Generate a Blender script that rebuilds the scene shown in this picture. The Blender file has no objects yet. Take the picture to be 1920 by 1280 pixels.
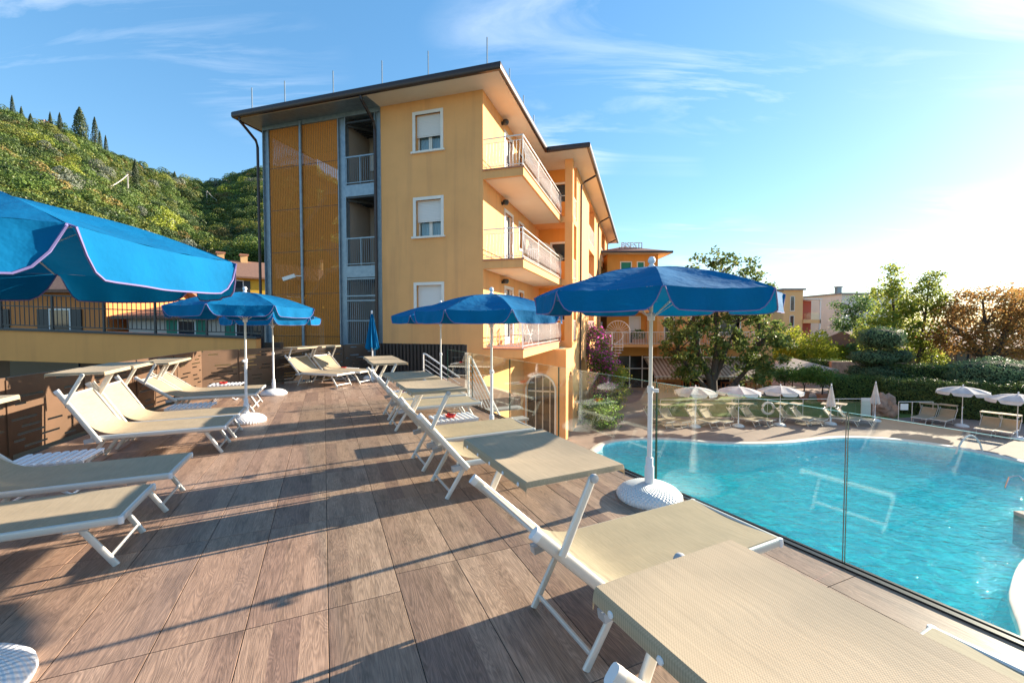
import bpy, bmesh, math, random
import numpy as np
from mathutils import Vector, Matrix
R = math.radians
random.seed(7); rng = np.random.default_rng(7)
sc = bpy.context.scene
col = sc.collection

# ---------------- camera ----------------
cam = bpy.data.cameras.new('camera'); camo = bpy.data.objects.new('camera', cam); col.objects.link(camo)
camo.location = (0, 0, 1.6); camo.rotation_euler = (R(88.0), 0, 0)
cam.sensor_width = 36.0; cam.lens = 36.0*800/1920
cam.shift_y = -5/1920.0
cam.clip_start = 0.05; cam.clip_end = 9000
sc.camera = camo
sc.render.resolution_x = 1024; sc.render.resolution_y = 682

# ---------------- sky, sun, exposure ----------------
SUN_AZ = 61.0; SUN_EL = 18.5            # degrees right of the view axis, above the horizon
w = bpy.data.worlds.new('World'); sc.world = w; w.use_nodes = True
nt = w.node_tree; nt.nodes.clear()
def wn(t, **k):
    n = nt.nodes.new(t)
    for a, b in k.items(): setattr(n, a, b)
    return n
sky = wn('ShaderNodeTexSky', sky_type='NISHITA'); sky.sun_disc = False
sky.sun_elevation = R(SUN_EL); sky.sun_rotation = R(SUN_AZ)
sky.altitude = 100; sky.air_density = 1.0; sky.dust_density = 0.15; sky.ozone_density = 3.0
bg = wn('ShaderNodeBackground'); bg.inputs['Strength'].default_value = 0.145
wo = wn('ShaderNodeOutputWorld')
# thin cirrus: wisps projected on a flat layer high above
tc = wn('ShaderNodeTexCoord'); sep = wn('ShaderNodeSeparateXYZ'); nt.links.new(tc.outputs['Generated'], sep.inputs[0])
mx = wn('ShaderNodeMath', operation='MAXIMUM'); nt.links.new(sep.outputs[2], mx.inputs[0]); mx.inputs[1].default_value = 0.03
ad = wn('ShaderNodeMath', operation='ADD'); nt.links.new(mx.outputs[0], ad.inputs[0]); ad.inputs[1].default_value = 0.12
dx = wn('ShaderNodeMath', operation='DIVIDE'); nt.links.new(sep.outputs[0], dx.inputs[0]); nt.links.new(ad.outputs[0], dx.inputs[1])
dy = wn('ShaderNodeMath', operation='DIVIDE'); nt.links.new(sep.outputs[1], dy.inputs[0]); nt.links.new(ad.outputs[0], dy.inputs[1])
cb = wn('ShaderNodeCombineXYZ'); nt.links.new(dx.outputs[0], cb.inputs[0]); nt.links.new(dy.outputs[0], cb.inputs[1])
mp = wn('ShaderNodeMapping'); mp.inputs['Rotation'].default_value = (0, 0, R(35)); mp.inputs['Scale'].default_value = (0.7, 2.9, 1); mp.inputs['Location'].default_value = (0.35, 0.6, 0)
nt.links.new(cb.outputs[0], mp.inputs[0])
n1 = wn('ShaderNodeTexNoise'); n1.inputs['Scale'].default_value = 1.1; n1.inputs['Detail'].default_value = 9; n1.inputs['Roughness'].default_value = 0.62; n1.inputs['Distortion'].default_value = 0.9
nt.links.new(mp.outputs[0], n1.inputs[0])
n2 = wn('ShaderNodeTexNoise'); n2.inputs['Scale'].default_value = 0.75; n2.inputs['Detail'].default_value = 2
nt.links.new(cb.outputs[0], n2.inputs[0])
r1 = wn('ShaderNodeMapRange'); r1.inputs[1].default_value = 0.47; r1.inputs[2].default_value = 0.78; nt.links.new(n1.outputs[0], r1.inputs[0])
r2 = wn('ShaderNodeMapRange'); r2.inputs[1].default_value = 0.45; r2.inputs[2].default_value = 0.66; nt.links.new(n2.outputs[0], r2.inputs[0])
mm = wn('ShaderNodeMath', operation='MULTIPLY'); nt.links.new(r1.outputs[0], mm.inputs[0]); nt.links.new(r2.outputs[0], mm.inputs[1])
mm2 = wn('ShaderNodeMath', operation='MULTIPLY'); nt.links.new(mm.outputs[0], mm2.inputs[0]); mm2.inputs[1].default_value = 1.0
mixc = wn('ShaderNodeMix', data_type='RGBA'); nt.links.new(mm2.outputs[0], mixc.inputs[0]); hs0 = wn('ShaderNodeHueSaturation'); hs0.inputs['Saturation'].default_value = 1.5; gm0 = wn('ShaderNodeGamma'); gm0.inputs[1].default_value = 0.60; nt.links.new(sky.outputs[0], gm0.inputs[0]); nt.links.new(gm0.outputs[0], hs0.inputs['Color']); nt.links.new(hs0.outputs[0], mixc.inputs[6]); mixc.inputs[7].default_value = (3.5, 3.6, 3.75, 1)
nt.links.new(mixc.outputs[2], bg.inputs[0]); nt.links.new(bg.outputs[0], wo.inputs[0])

sun = bpy.data.lights.new('sun', 'SUN'); sun.energy = 5.0; sun.angle = R(0.55); sun.color = (1.0, 0.86, 0.68)
suno = bpy.data.objects.new('sun', sun); col.objects.link(suno)
sd = Vector((math.sin(R(SUN_AZ))*math.cos(R(SUN_EL)), math.cos(R(SUN_AZ))*math.cos(R(SUN_EL)), math.sin(R(SUN_EL))))
suno.rotation_euler = sd.to_track_quat('Z', 'Y').to_euler(); suno.location = (30, 20, 40)
sc.view_settings.view_transform = 'Standard'; sc.view_settings.look = 'None'; sc.view_settings.gamma = 1
sc.view_settings.exposure = 1.72; sc.view_settings.use_curve_mapping = False

# ---------------- helpers ----------------
class MB:
    def __init__(s): s.v = []; s.f = []; s.sm = []; s.mi = []
    def add(s, vs, fs, smooth=False, mi=0):
        o = len(s.v); s.v.extend([tuple(v) for v in vs])
        for f in fs: s.f.append(tuple(i+o for i in f)); s.sm.append(smooth); s.mi.append(mi)
        return s
    def box(s, x0, x1, y0, y1, z0, z1, mi=0):
        v = [(x0,y0,z0),(x1,y0,z0),(x1,y1,z0),(x0,y1,z0),(x0,y0,z1),(x1,y0,z1),(x1,y1,z1),(x0,y1,z1)]
        return s.add(v, [(3,2,1,0),(4,5,6,7),(0,1,5,4),(1,2,6,5),(2,3,7,6),(3,0,4,7)], False, mi)
    def bar(s, p0, p1, w, h, up=(0,0,1), mi=0):
        p0 = Vector(p0); p1 = Vector(p1); d = (p1-p0).normalized(); u = Vector(up)
        if abs(d.dot(u)) > .98: u = Vector((1,0,0))
        a = d.cross(u).normalized()*w/2; b = a.cross(d).normalized()*h/2
        v = [p0-a-b, p0+a-b, p0+a+b, p0-a+b, p1-a-b, p1+a-b, p1+a+b, p1-a+b]
        return s.add(v, [(0,1,2,3),(7,6,5,4),(0,4,5,1),(1,5,6,2),(2,6,7,3),(3,7,4,0)], False, mi)
    def tube(s, pts, r, n=8, closed=False, h=None, up=(0,0,1), mi=0, smooth=True):
        """round (or oval, radii r across and h along up) tube through pts; r may be a list"""
        pts = [Vector(p) for p in pts]; m = len(pts); rings = []
        for i, p in enumerate(pts):
            if closed: d = pts[(i+1) % m]-pts[i-1]
            else: d = pts[min(i+1, m-1)]-pts[max(i-1, 0)]
            d.normalize(); u = Vector(up)
            if abs(d.dot(u)) > .95: u = Vector((1,0,0)) if abs(d.x) < .9 else Vector((0,1,0))
            a = d.cross(u).normalized(); b = a.cross(d).normalized()
            rr = r[i] if isinstance(r, (list, tuple)) else r; hh = h if h else rr
            ring = []
            for k in range(n):
                t = 2*math.pi*(k+.5)/n; c_, s_ = math.cos(t), math.sin(t)
                if h: # squarish oval
                    c_ = math.copysign(abs(c_)**.6, c_); s_ = math.copysign(abs(s_)**.6, s_)
                ring.append(p+a*rr*c_+b*hh*s_)
            rings.append(ring)
        v = [q for g in rings for q in g]; f = []
        for i in range(m if closed else m-1):
            j = (i+1) % m
            for k in range(n): f.append((i*n+k, i*n+(k+1) % n, j*n+(k+1) % n, j*n+k))
        s.add(v, f, smooth, mi)
        if not closed:
            o = len(s.v)-m*n
            s.f.append(tuple(o+k for k in reversed(range(n)))); s.sm.append(False); s.mi.append(mi)
            s.f.append(tuple(o+(m-1)*n+k for k in range(n))); s.sm.append(False); s.mi.append(mi)
        return s
    def lathe(s, prof, n=24, c=(0,0,0), smooth=True, mi=0):
        v = []; f = []; m = len(prof)
        for r, z in prof:
            for k in range(n):
                t = 2*math.pi*k/n; v.append((c[0]+r*math.cos(t), c[1]+r*math.sin(t), c[2]+z))
        for i in range(m-1):
            for k in range(n): f.append((i*n+k, i*n+(k+1) % n, (i+1)*n+(k+1) % n, (i+1)*n+k))
        f.append(tuple(reversed(range(n)))); f.append(tuple((m-1)*n+k for k in range(n)))
        return s.add(v, f, smooth, mi)
    def prism(s, poly, z0, z1, mi=0):
        n = len(poly); v = [(x, y, z0) for x, y in poly]+[(x, y, z1) for x, y in poly]
        f = [tuple(reversed(range(n))), tuple(range(n, 2*n))]+[(i, (i+1) % n, n+(i+1) % n, n+i) for i in range(n)]
        return s.add(v, f, False, mi)
    def prism_axis(s, poly, a0, a1, axis, mi=0):
        """poly of (u,z); axis 'y': u is x, extruded in y; axis 'x': u is y, extruded in x"""
        n = len(poly)
        if axis == 'y': v = [(u, a0, z) for u, z in poly]+[(u, a1, z) for u, z in poly]
        else: v = [(a0, u, z) for u, z in poly]+[(a1, u, z) for u, z in poly]
        f = [tuple(range(n)), tuple(reversed(range(n, 2*n)))]+[(i, n+i, n+(i+1) % n, (i+1) % n) for i in range(n)]
        return s.add(v, f, False, mi)
    def mesh(s, name, mats):
        me = bpy.data.meshes.new(name); me.from_pydata(s.v, [], s.f)
        for m in (mats if isinstance(mats, (list, tuple)) else [mats]): me.materials.append(m)
        me.polygons.foreach_set('use_smooth', s.sm); me.polygons.foreach_set('material_index', s.mi)
        bm = bmesh.new(); bm.from_mesh(me); bmesh.ops.recalc_face_normals(bm, faces=bm.faces); bm.to_mesh(me); bm.free()
        if any(s.sm): me.set_sharp_from_angle(angle=R(42))
        me.update(); return me
    def build(s, name, mats, parent=None, loc=None):
        return obj(name, s.mesh(name, mats), parent, loc)
def obj(name, me, parent=None, loc=None, rz=None):
    o = bpy.data.objects.new(name, me); col.objects.link(o)
    if parent: o.parent = parent
    if loc is not None: o.location = loc
    if rz is not None: o.rotation_euler = (0, 0, rz)
    return o
def tag(o, label=None, cat=None, group=None, kind=None):
    if label: o['label'] = label
    if cat: o['category'] = cat
    if group: o['group'] = group
    if kind: o['kind'] = kind
    return o
def empty(name, loc=(0,0,0), rz=0): return obj(name, None, None, loc, rz)
def children(o): return [c for c in bpy.data.objects if c.parent == o]
def copy_tree(o, kids, parent=None):
    c = o.copy(); col.objects.link(c); c.parent = parent
    for ch in kids.get(o.name, []): copy_tree(ch, kids, c)
    return c
def kidmap():
    k = {}
    for o in bpy.data.objects:
        if o.parent: k.setdefault(o.parent.name, []).append(o)
    return k
def at(px, py, Y):           # a point of the place seen at (px,py), Y metres in front of the camera
    th = R(2.0); u = (px-960)/800; v = -(py-635)/800
    r = Vector((u, math.cos(th)+v*math.sin(th), -math.sin(th)+v*math.cos(th))); t = Y/r.y
    return Vector((r.x*t, Y, 1.6+r.z*t))
def gp(px, py, z=0.0):       # the same on a level of height z
    th = R(2.0); u = (px-960)/800; v = -(py-635)/800
    r = Vector((u, math.cos(th)+v*math.sin(th), -math.sin(th)+v*math.cos(th))); t = (z-1.6)/r.z
    return Vector((r.x*t, r.y*t, z))
def heading(h): return R(90-h)   # local +X points h degrees right of +Y

# ---------------- materials ----------------
def newmat(name):
    m = bpy.data.materials.new(name); m.use_nodes = True; m.node_tree.nodes.clear(); return m, m.node_tree
def N(t, ty, inp=None, **k):
    n = t.nodes.new(ty)
    for a, b in k.items(): setattr(n, a, b)
    for a, b in (inp or {}).items():
        if hasattr(b, 'is_linked') or isinstance(b, bpy.types.NodeSocket): t.links.new(b, n.inputs[a])
        else: n.inputs[a].default_value = b
    return n
def rgb(c): return (c[0], c[1], c[2], 1)
def mat(name, c, rough=.6, metal=0.0, c2=None, scale=4, bump=0, bscale=60, transl=0, spec=None, stretch=None, detail=4, coord='Object'):
    m, t = newmat(name)
    out = N(t, 'ShaderNodeOutputMaterial'); p = N(t, 'ShaderNodeBsdfPrincipled', {'Roughness': rough, 'Metallic': metal, 'Base Color': rgb(c)})
    if spec is not None: p.inputs['Specular IOR Level'].default_value = spec
    tcn = N(t, 'ShaderNodeTexCoord'); vec = tcn.outputs[coord]
    if stretch: vec = N(t, 'ShaderNodeMapping', {0: vec, 'Scale': stretch}).outputs[0]
    colr = None
    if c2:
        no = N(t, 'ShaderNodeTexNoise', {'Vector': vec, 'Scale': scale, 'Detail': detail, 'Roughness': .6})
        mr = N(t, 'ShaderNodeMapRange', {0: no.outputs[0], 1: .32, 2: .68})
        mi = N(t, 'ShaderNodeMix', {0: mr.outputs[0], 6: rgb(c), 7: rgb(c2)}, data_type='RGBA'); colr = mi.outputs[2]
        t.links.new(colr, p.inputs['Base Color'])
    if bump:
        nb = N(t, 'ShaderNodeTexNoise', {'Vector': vec, 'Scale': bscale, 'Detail': 3})
        b = N(t, 'ShaderNodeBump', {'Height': nb.outputs[0], 'Strength': bump, 'Distance': .01}); t.links.new(b.outputs[0], p.inputs['Normal'])
    sh = p.outputs[0]
    if transl:
        tr = N(t, 'ShaderNodeBsdfTranslucent', {'Color': rgb(c)})
        if colr: t.links.new(colr, tr.inputs[0])
        sh = N(t, 'ShaderNodeMixShader', {0: transl, 1: sh, 2: tr.outputs[0]}).outputs[0]
    t.links.new(sh, out.inputs[0]); return m
def leafmat(name, c, c2, transl=.35, rough=.5):
    m, t = newmat(name); out = N(t, 'ShaderNodeOutputMaterial')
    ge = N(t, 'ShaderNodeNewGeometry'); oi = N(t, 'ShaderNodeObjectInfo')
    mi = N(t, 'ShaderNodeMix', {0: ge.outputs['Random Per Island'], 6: rgb(c), 7: rgb(c2)}, data_type='RGBA')
    va = N(t, 'ShaderNodeMapRange', {0: oi.outputs['Random'], 3: .65, 4: 1.3})
    hs = N(t, 'ShaderNodeHueSaturation', {'Value': va.outputs[0], 'Color': mi.outputs[2]})
    p = N(t, 'ShaderNodeBsdfPrincipled', {'Base Color': hs.outputs[0], 'Roughness': rough, 'Specular IOR Level': .3})
    tr = N(t, 'ShaderNodeBsdfTranslucent', {'Color': hs.outputs[0]})
    ms = N(t, 'ShaderNodeMixShader', {0: transl, 1: p.outputs[0], 2: tr.outputs[0]})
    t.links.new(ms.outputs[0], out.inputs[0]); return m
def glassmat(name, tint=(.94,.975,.955), ior=1.58, rough=0.0, bumpy=0):
    m, t = newmat(name); out = N(t, 'ShaderNodeOutputMaterial')
    ge = N(t, 'ShaderNodeNewGeometry'); io_ = N(t, 'ShaderNodeMix', {0: ge.outputs['Backfacing'], 2: ior, 3: 1/ior}); fr = N(t, 'ShaderNodeFresnel', {'IOR': io_.outputs[0]}); a = N(t, 'ShaderNodeBsdfTransparent', {0: rgb(tint)}); g = N(t, 'ShaderNodeBsdfGlossy', {'Roughness': rough})
    ms = N(t, 'ShaderNodeMixShader', {0: fr.outputs[0], 1: a.outputs[0], 2: g.outputs[0]}); t.links.new(ms.outputs[0], out.inputs[0]); return m

M = {}
def render_mat(name, c, stain):
    # painted stucco: cloudy fading, faint vertical rain streaks, fine grit
    m, t = newmat(name); out = N(t, 'ShaderNodeOutputMaterial'); tcn = N(t, 'ShaderNodeTexCoord'); v = tcn.outputs['Object']
    a = N(t, 'ShaderNodeTexNoise', {'Vector': v, 'Scale': .55, 'Detail': 6, 'Roughness': .6}); mp_ = N(t, 'ShaderNodeMapping', {0: v, 'Scale': (2.6,2.6,.16)}); b = N(t, 'ShaderNodeTexNoise', {'Vector': mp_.outputs[0], 'Scale': 1.0, 'Detail': 5, 'Roughness': .65})
    fa = N(t, 'ShaderNodeMapRange', {0: a.outputs[0], 1: .35, 2: .65, 3: .93, 4: 1.05}); fb = N(t, 'ShaderNodeMapRange', {0: b.outputs[0], 1: .5, 2: .8, 3: 0, 4: stain})
    mx_ = N(t, 'ShaderNodeMix', {0: fb.outputs[0], 6: rgb(c), 7: (c[0]*.62, c[1]*.60, c[2]*.75, 1)}, data_type='RGBA'); hs = N(t, 'ShaderNodeHueSaturation', {'Value': fa.outputs[0], 'Color': mx_.outputs[2]})
    nb = N(t, 'ShaderNodeTexNoise', {'Vector': v, 'Scale': 70, 'Detail': 4}); bp = N(t, 'ShaderNodeBump', {'Height': nb.outputs[0], 'Strength': .15, 'Distance': .01})
    p = N(t, 'ShaderNodeBsdfPrincipled', {'Base Color': hs.outputs[0], 'Roughness': .9, 'Normal': bp.outputs[0], 'Specular IOR Level': .25}); t.links.new(p.outputs[0], out.inputs[0]); return m
M['ochre'] = render_mat('ochre_render', (.77,.395,.155), .5)
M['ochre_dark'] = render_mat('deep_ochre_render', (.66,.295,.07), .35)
M['soffit'] = mat('cream_soffit', (.72,.62,.48), .9, c2=(.66,.56,.43), scale=.7)
M['white'] = mat('white_paint', (.78,.77,.74), .5)
M['whiteframe'] = mat('white_window_frame', (.76,.72,.66), .5, c2=(.7,.66,.6), scale=3)
M['shutter'] = mat('roller_shutter', (.70,.68,.66), .5)
M['brown'] = mat('brown_gutter', (.045,.028,.024), .35, metal=.3)
M['galv'] = mat('galvanised_steel', (.20,.255,.30), .45, metal=.55, c2=(.28,.34,.38), scale=7, detail=6)
M['darksteel'] = mat('dark_steel', (.05,.055,.06), .45, metal=.4)
M['railwhite'] = mat('white_iron', (.72,.69,.66), .4)
M['terracotta'] = mat('terracotta_tile', (.46,.21,.13), .7, c2=(.38,.17,.11), scale=6)
M['pane'] = mat('window_glass', (.02,.035,.05), .04, spec=.9)
M['curtain'] = mat('curtain', (.30,.38,.45), .9, c2=(.22,.3,.38), scale=3, stretch=(14,14,.3))
M['door'] = mat('grey_door', (.42,.38,.36), .55)
M['interior'] = mat('beige_interior_wall', (.42,.34,.27), .9)
M['parapet'] = render_mat('parapet_render', (.80,.37,.12), .35)
M['shadebrown'] = mat('shade_painted_render', (.13,.085,.055), .9)  # brown darkened to paint in shade on the recessed wall behind the fence slots
M['darkvoid'] = mat('dark_glazing', (.02,.017,.015), .12, spec=.35)
M['alu'] = mat('champagne_aluminium', (.66,.64,.595), .42, metal=.3)
M['plastic'] = mat('white_plastic', (.74,.745,.76), .4)
M['greyplastic'] = mat('grey_plastic', (.42,.42,.42), .45)
M['red'] = mat('red_plastic', (.55,.02,.015), .35)
M['roof'] = mat('brown_roof_tiles', (.16,.085,.06), .85, c2=(.24,.13,.085), scale=9)
M['concrete'] = mat('grey_concrete', (.32,.31,.29), .9, c2=(.25,.24,.23), scale=2)
M['bark'] = mat('bark', (.055,.04,.03), .95, c2=(.09,.07,.055), scale=8, bump=.6, bscale=25)
M['corr'] = mat('dark_corrugated', (.028,.024,.024), .4, metal=.3)
M['fence'] = mat('bronze_fence_panel', (.17,.10,.062), .45, metal=.3, c2=(.14,.085,.052), scale=2)
M['glass'] = glassmat('clear_glass')
M['glassedge'] = mat('green_glass_edge', (.16,.42,.36), .15, c2=(.22,.5,.44), scale=2, transl=.3)
M['glassside'] = mat('dark_green_glass_edge', (.008,.07,.05), .2)
M['rubber'] = mat('black_channel', (.02,.02,.022), .4, metal=.5)
M['greenshutter'] = mat('green_shutter', (.01,.20,.13), .6)

# ================= SETTING =================
ZG = -3.8      # pool level
def wood_mat():
    m, t = newmat('wood_look_porcelain'); out = N(t, 'ShaderNodeOutputMaterial')
    tcn = N(t, 'ShaderNodeTexCoord'); s = N(t, 'ShaderNodeSeparateXYZ', {0: tcn.outputs['Object']}); oi = N(t, 'ShaderNodeObjectInfo')
    a = N(t, 'ShaderNodeMath', {0: s.outputs[0], 1: .2}, operation='ADD'); b = N(t, 'ShaderNodeMath', {0: a.outputs[0], 1: .1334}, operation='DIVIDE')
    fl = N(t, 'ShaderNodeMath', {0: b.outputs[0]}, operation='FLOOR')
    rn = N(t, 'ShaderNodeMath', {0: oi.outputs['Random'], 1: 97.0}, operation='MULTIPLY')
    cv = N(t, 'ShaderNodeCombineXYZ', {0: fl.outputs[0], 1: rn.outputs[0]})
    wn_ = N(t, 'ShaderNodeTexWhiteNoise', {0: cv.outputs[0]}, noise_dimensions='2D')
    ro = N(t, 'ShaderNodeMath', {0: wn_.outputs[0], 1: 50.0}, operation='MULTIPLY')
    xs = N(t, 'ShaderNodeMath', {0: s.outputs[0], 1: 1.0}, operation='MULTIPLY')
    gv = N(t, 'ShaderNodeCombineXYZ', {0: xs.outputs[0], 1: s.outputs[1], 2: ro.outputs[0]})
    mpn = N(t, 'ShaderNodeMapping', {0: gv.outputs[0], 'Scale': (11, .9, 1)})
    big = N(t, 'ShaderNodeTexNoise', {'Vector': mpn.outputs[0], 'Scale': 1.0, 'Detail': 3, 'Distortion': .6})
    wv = N(t, 'ShaderNodeMath', {0: big.outputs[0], 1: 150.0}, operation='MULTIPLY'); sn = N(t, 'ShaderNodeMath', {0: wv.outputs[0]}, operation='SINE')
    mp2 = N(t, 'ShaderNodeMapping', {0: gv.outputs[0], 'Scale': (140, 5, 1)})
    fine = N(t, 'ShaderNodeTexNoise', {'Vector': mp2.outputs[0], 'Scale': 1.0, 'Detail': 4, 'Roughness': .7})
    mp3 = N(t, 'ShaderNodeMapping', {0: gv.outputs[0], 'Scale': (8, 2.2, 1)})
    stn = N(t, 'ShaderNodeTexNoise', {'Vector': mp3.outputs[0], 'Scale': 1.3, 'Detail': 5, 'Roughness': .65})
    rp = N(t, 'ShaderNodeValToRGB', {0: wn_.outputs[0]}); e = rp.color_ramp.elements
    e[0].position = 0; e[0].color = (.25,.16,.12,1); e[1].position = 1; e[1].color = (.41,.275,.198,1)
    for p_, c_ in ((.25, (.36,.232,.16,1)), (.5, (.305,.203,.148,1)), (.75, (.38,.25,.175,1))):
        q = e.new(p_); q.color = c_
    f1 = N(t, 'ShaderNodeMapRange', {0: sn.outputs[0], 1: -1, 2: 1, 3: .78, 4: 1.12}); f2 = N(t, 'ShaderNodeMapRange', {0: fine.outputs[0], 1: .3, 2: .7, 3: .74, 4: 1.2})
    f3 = N(t, 'ShaderNodeMapRange', {0: stn.outputs[0], 1: .5, 2: .72, 3: 1.0, 4: .55})
    k1 = N(t, 'ShaderNodeMath', {0: f1.outputs[0], 1: f2.outputs[0]}, operation='MULTIPLY'); k2 = N(t, 'ShaderNodeMath', {0: k1.outputs[0], 1: f3.outputs[0]}, operation='MULTIPLY')
    hs = N(t, 'ShaderNodeHueSaturation', {'Value': k2.outputs[0], 'Color': rp.outputs[0], 'Saturation': 1.0})
    h = N(t, 'ShaderNodeMath', {0: f1.outputs[0], 1: f2.outputs[0]}, operation='ADD')
    bp = N(t, 'ShaderNodeBump', {'Height': h.outputs[0], 'Strength': .25, 'Distance': .003})
    p = N(t, 'ShaderNodeBsdfPrincipled', {'Base Color': hs.outputs[0], 'Roughness': .42, 'Normal': bp.outputs[0], 'Specular IOR Level': .4})
    t.links.new(p.outputs[0], out.inputs[0]); return m
M['wood'] = wood_mat()
M['joint'] = mat('dark_joint', (.05,.04,.035), .9)
M['deckwall'] = mat('deck_side_render', (.45,.36,.26), .9, c2=(.4,.32,.23), scale=1)
M['paving'] = mat('rosy_paving', (.335,.24,.195), .85, c2=(.25,.18,.148), scale=.8, bump=.15, bscale=20, detail=8)
M['ground'] = mat('dry_ground', (.20,.19,.11), .95, c2=(.13,.14,.07), scale=.05, detail=8)
M['lawn'] = mat('lawn_grass', (.10,.17,.03), .95, c2=(.17,.21,.045), scale=1.2, bump=1.0, bscale=80, detail=8)
M['coping'] = mat('white_coping', (.72,.69,.64), .6, c2=(.62,.6,.56), scale=6)

# deck outline (counter-clockwise seen from above)
GD = Vector((-.4695, .8829))                     # direction of the glass edge, away from the camera
G0 = Vector((2.57, 2.087))                       # a point on the glass line
def gpt(s): return G0+GD*s
DECK = [gpt(-5.5), gpt(12.4), Vector((-4.46,13.73)), Vector((-6.3,11.2)), Vector((-7.2,9.9)), Vector((-5.9,4.95)), Vector((-4.9,1.4)), Vector((-3.6,-3.2))]
deck = MB().prism([(p.x, p.y) for p in DECK], ZG-.5, -.014).build('deck', M['deckwall']); tag(deck, kind='structure')
bed = MB().prism([(p.x, p.y) for p in DECK], -.0139, -.006).build('grout_bed', M['joint'], deck)
TA = R(23.8); tx = Vector((math.cos(TA), math.sin(TA))); ty = Vector((-math.sin(TA), math.cos(TA)))   # across / along the tiles
T0 = Vector((-.815, 1.85))                       # a joint crossing
def clip(poly, out):
    n = len(out)
    for i in range(n):
        a = out[i]; b = out[(i+1) % n]; e = b-a; res = []
        for j in range(len(poly)):
            p = poly[j]; q = poly[(j+1) % len(poly)]; sp = e.cross(p-a); sq = e.cross(q-a)
            if sp >= 0: res.append(p)
            if sp*sq < 0: res.append(p+(q-p)*(sp/(sp-sq)))
        poly = res
        if len(poly) < 3: return []
    return poly
cen = Vector((-1.5, 5.5))
inset = [p+(cen-p).normalized()*.06 for p in DECK]
def deckclip(poly): return clip(poly, inset)
full = None; ntile = 0
hx, hy = .1978, .5978
for i in range(-14, 16):
    off = .54 if i <= 0 else .73
    for j in range(-5, 14):
        c = T0+tx*(.4*(i+.5))+ty*(1.2*(j+.5)+off)
        q = [c-tx*hx-ty*hy, c+tx*hx-ty*hy, c+tx*hx+ty*hy, c-tx*hx+ty*hy]
        if max(p.y for p in q) < .2: continue
        r = deckclip(q)
        if len(r) < 3: continue
        loc = [((p-c).dot(tx), (p-c).dot(ty)) for p in r]
        area = abs(sum(loc[k][0]*loc[(k+1) % len(loc)][1]-loc[(k+1) % len(loc)][0]*loc[k][1] for k in range(len(loc))))/2
        if area < .012: continue
        if area > 4*hx*hy-.001:
            if full is None:
                mb = MB(); b = .0015
                mb.add([(-hx,-hy,-.004),(hx,-hy,-.004),(hx,hy,-.004),(-hx,hy,-.004),(-hx,-hy,-b),(hx,-hy,-b),(hx,hy,-b),(-hx,hy,-b),(-hx+b,-hy+b,0),(hx-b,-hy+b,0),(hx-b,hy-b,0),(-hx+b,hy-b,0)],
                       [(8,9,10,11)]+[(k, (k+1) % 4, 4+(k+1) % 4, 4+k) for k in range(4)]+[(4+k, 4+(k+1) % 4, 8+(k+1) % 4, 8+k) for k in range(4)])
                full = mb.mesh('deck_tile', M['wood'])
            me = full
        else:
            me = MB().prism(loc, -.004, 0).mesh('deck_tile', M['wood'])
        o = obj('deck_tile', me, deck, (c.x, c.y, 0), TA); ntile += 1
print('tiles', ntile)

# ground, terrace and pool
def smooth_loop(pts, n=6):
    m = len(pts); out = []
    for i in range(m):
        p0, p1, p2, p3 = [Vector(pts[(i+k) % m]) for k in (-1, 0, 1, 2)]
        for k in range(n):
            t = k/n; out.append(.5*((2*p1)+(p2-p0)*t+(2*p0-5*p1+4*p2-p3)*t*t+(3*p1-p0-3*p2+p3)*t**3))
    return out
POOL = smooth_loop([(3.2,16.6),(4.4,19.1),(6.9,19.7),(9.5,19.0),(12.2,19.05),(15.5,19.95),(18.3,19.3),(19.75,16.9),(19.4,13.5),(16.2,11.4),(12.3,9.9),(10.0,8.4),(8.3,6.9),(6.2,7.2),(4.4,10.2),(3.3,13.6)])
def offset_loop(loop, d):
    n = len(loop); out = []
    for i in range(n):
        t = (loop[(i+1) % n]-loop[i-1]).normalized(); out.append(loop[i]+Vector((t.y, -t.x))*(-d))
    return out
def ring_mesh(inner, outer, z, mb=None, z2=None):
    mb = mb or MB(); n = len(inner)
    mb.add([(p.x, p.y, z) for p in inner]+[(p.x, p.y, z if z2 is None else z2) for p in outer], [(i, (i+1) % n, n+(i+1) % n, n+i) for i in range(n)]); return mb
cop = offset_loop(POOL, .34)
ctr = sum(POOL, Vector((0,0)))/len(POOL)
if (cop[0]-ctr).length < (POOL[0]-ctr).length: SG = -1
else: SG = 1
cop = offset_loop(POOL, .34*SG); cop2 = offset_loop(POOL, .32*SG)
def sheet_with_hole(outer, hole, z, name, m):
    bm = bmesh.new(); es = []
    for lp in (outer, hole):
        vs = [bm.verts.new((p[0], p[1], z)) for p in lp]; es += [bm.edges.new((vs[i], vs[(i+1) % len(vs)])) for i in range(len(vs))]
    bmesh.ops.triangle_fill(bm, use_beauty=True, use_dissolve=False, edges=es)
    for f in bm.faces:
        if f.normal.z < 0: f.normal_flip()
    me = bpy.data.meshes.new(name); bm.to_mesh(me); bm.free(); me.materials.append(m); return obj(name, me)
TER = [(-9,4),(34,4),(34,46),(-9,46)]
terrace = sheet_with_hole(TER, [(p.x, p.y) for p in cop2], ZG, 'pool_terrace', M['paving']); tag(terrace, kind='structure')
g = MB(); B = 6000
xs = [-B, -9, 34, B]; ys = [-B, 4, 46, B]
for i in range(3):
    for j in range(3):
        if i == 1 and j == 1: continue
        g.add([(xs[i],ys[j],ZG-.01),(xs[i+1],ys[j],ZG-.01),(xs[i+1],ys[j+1],ZG-.01),(xs[i],ys[j+1],ZG-.01)], [(0,1,2,3)])
tag(g.build('ground', M['ground']), kind='structure')
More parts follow.
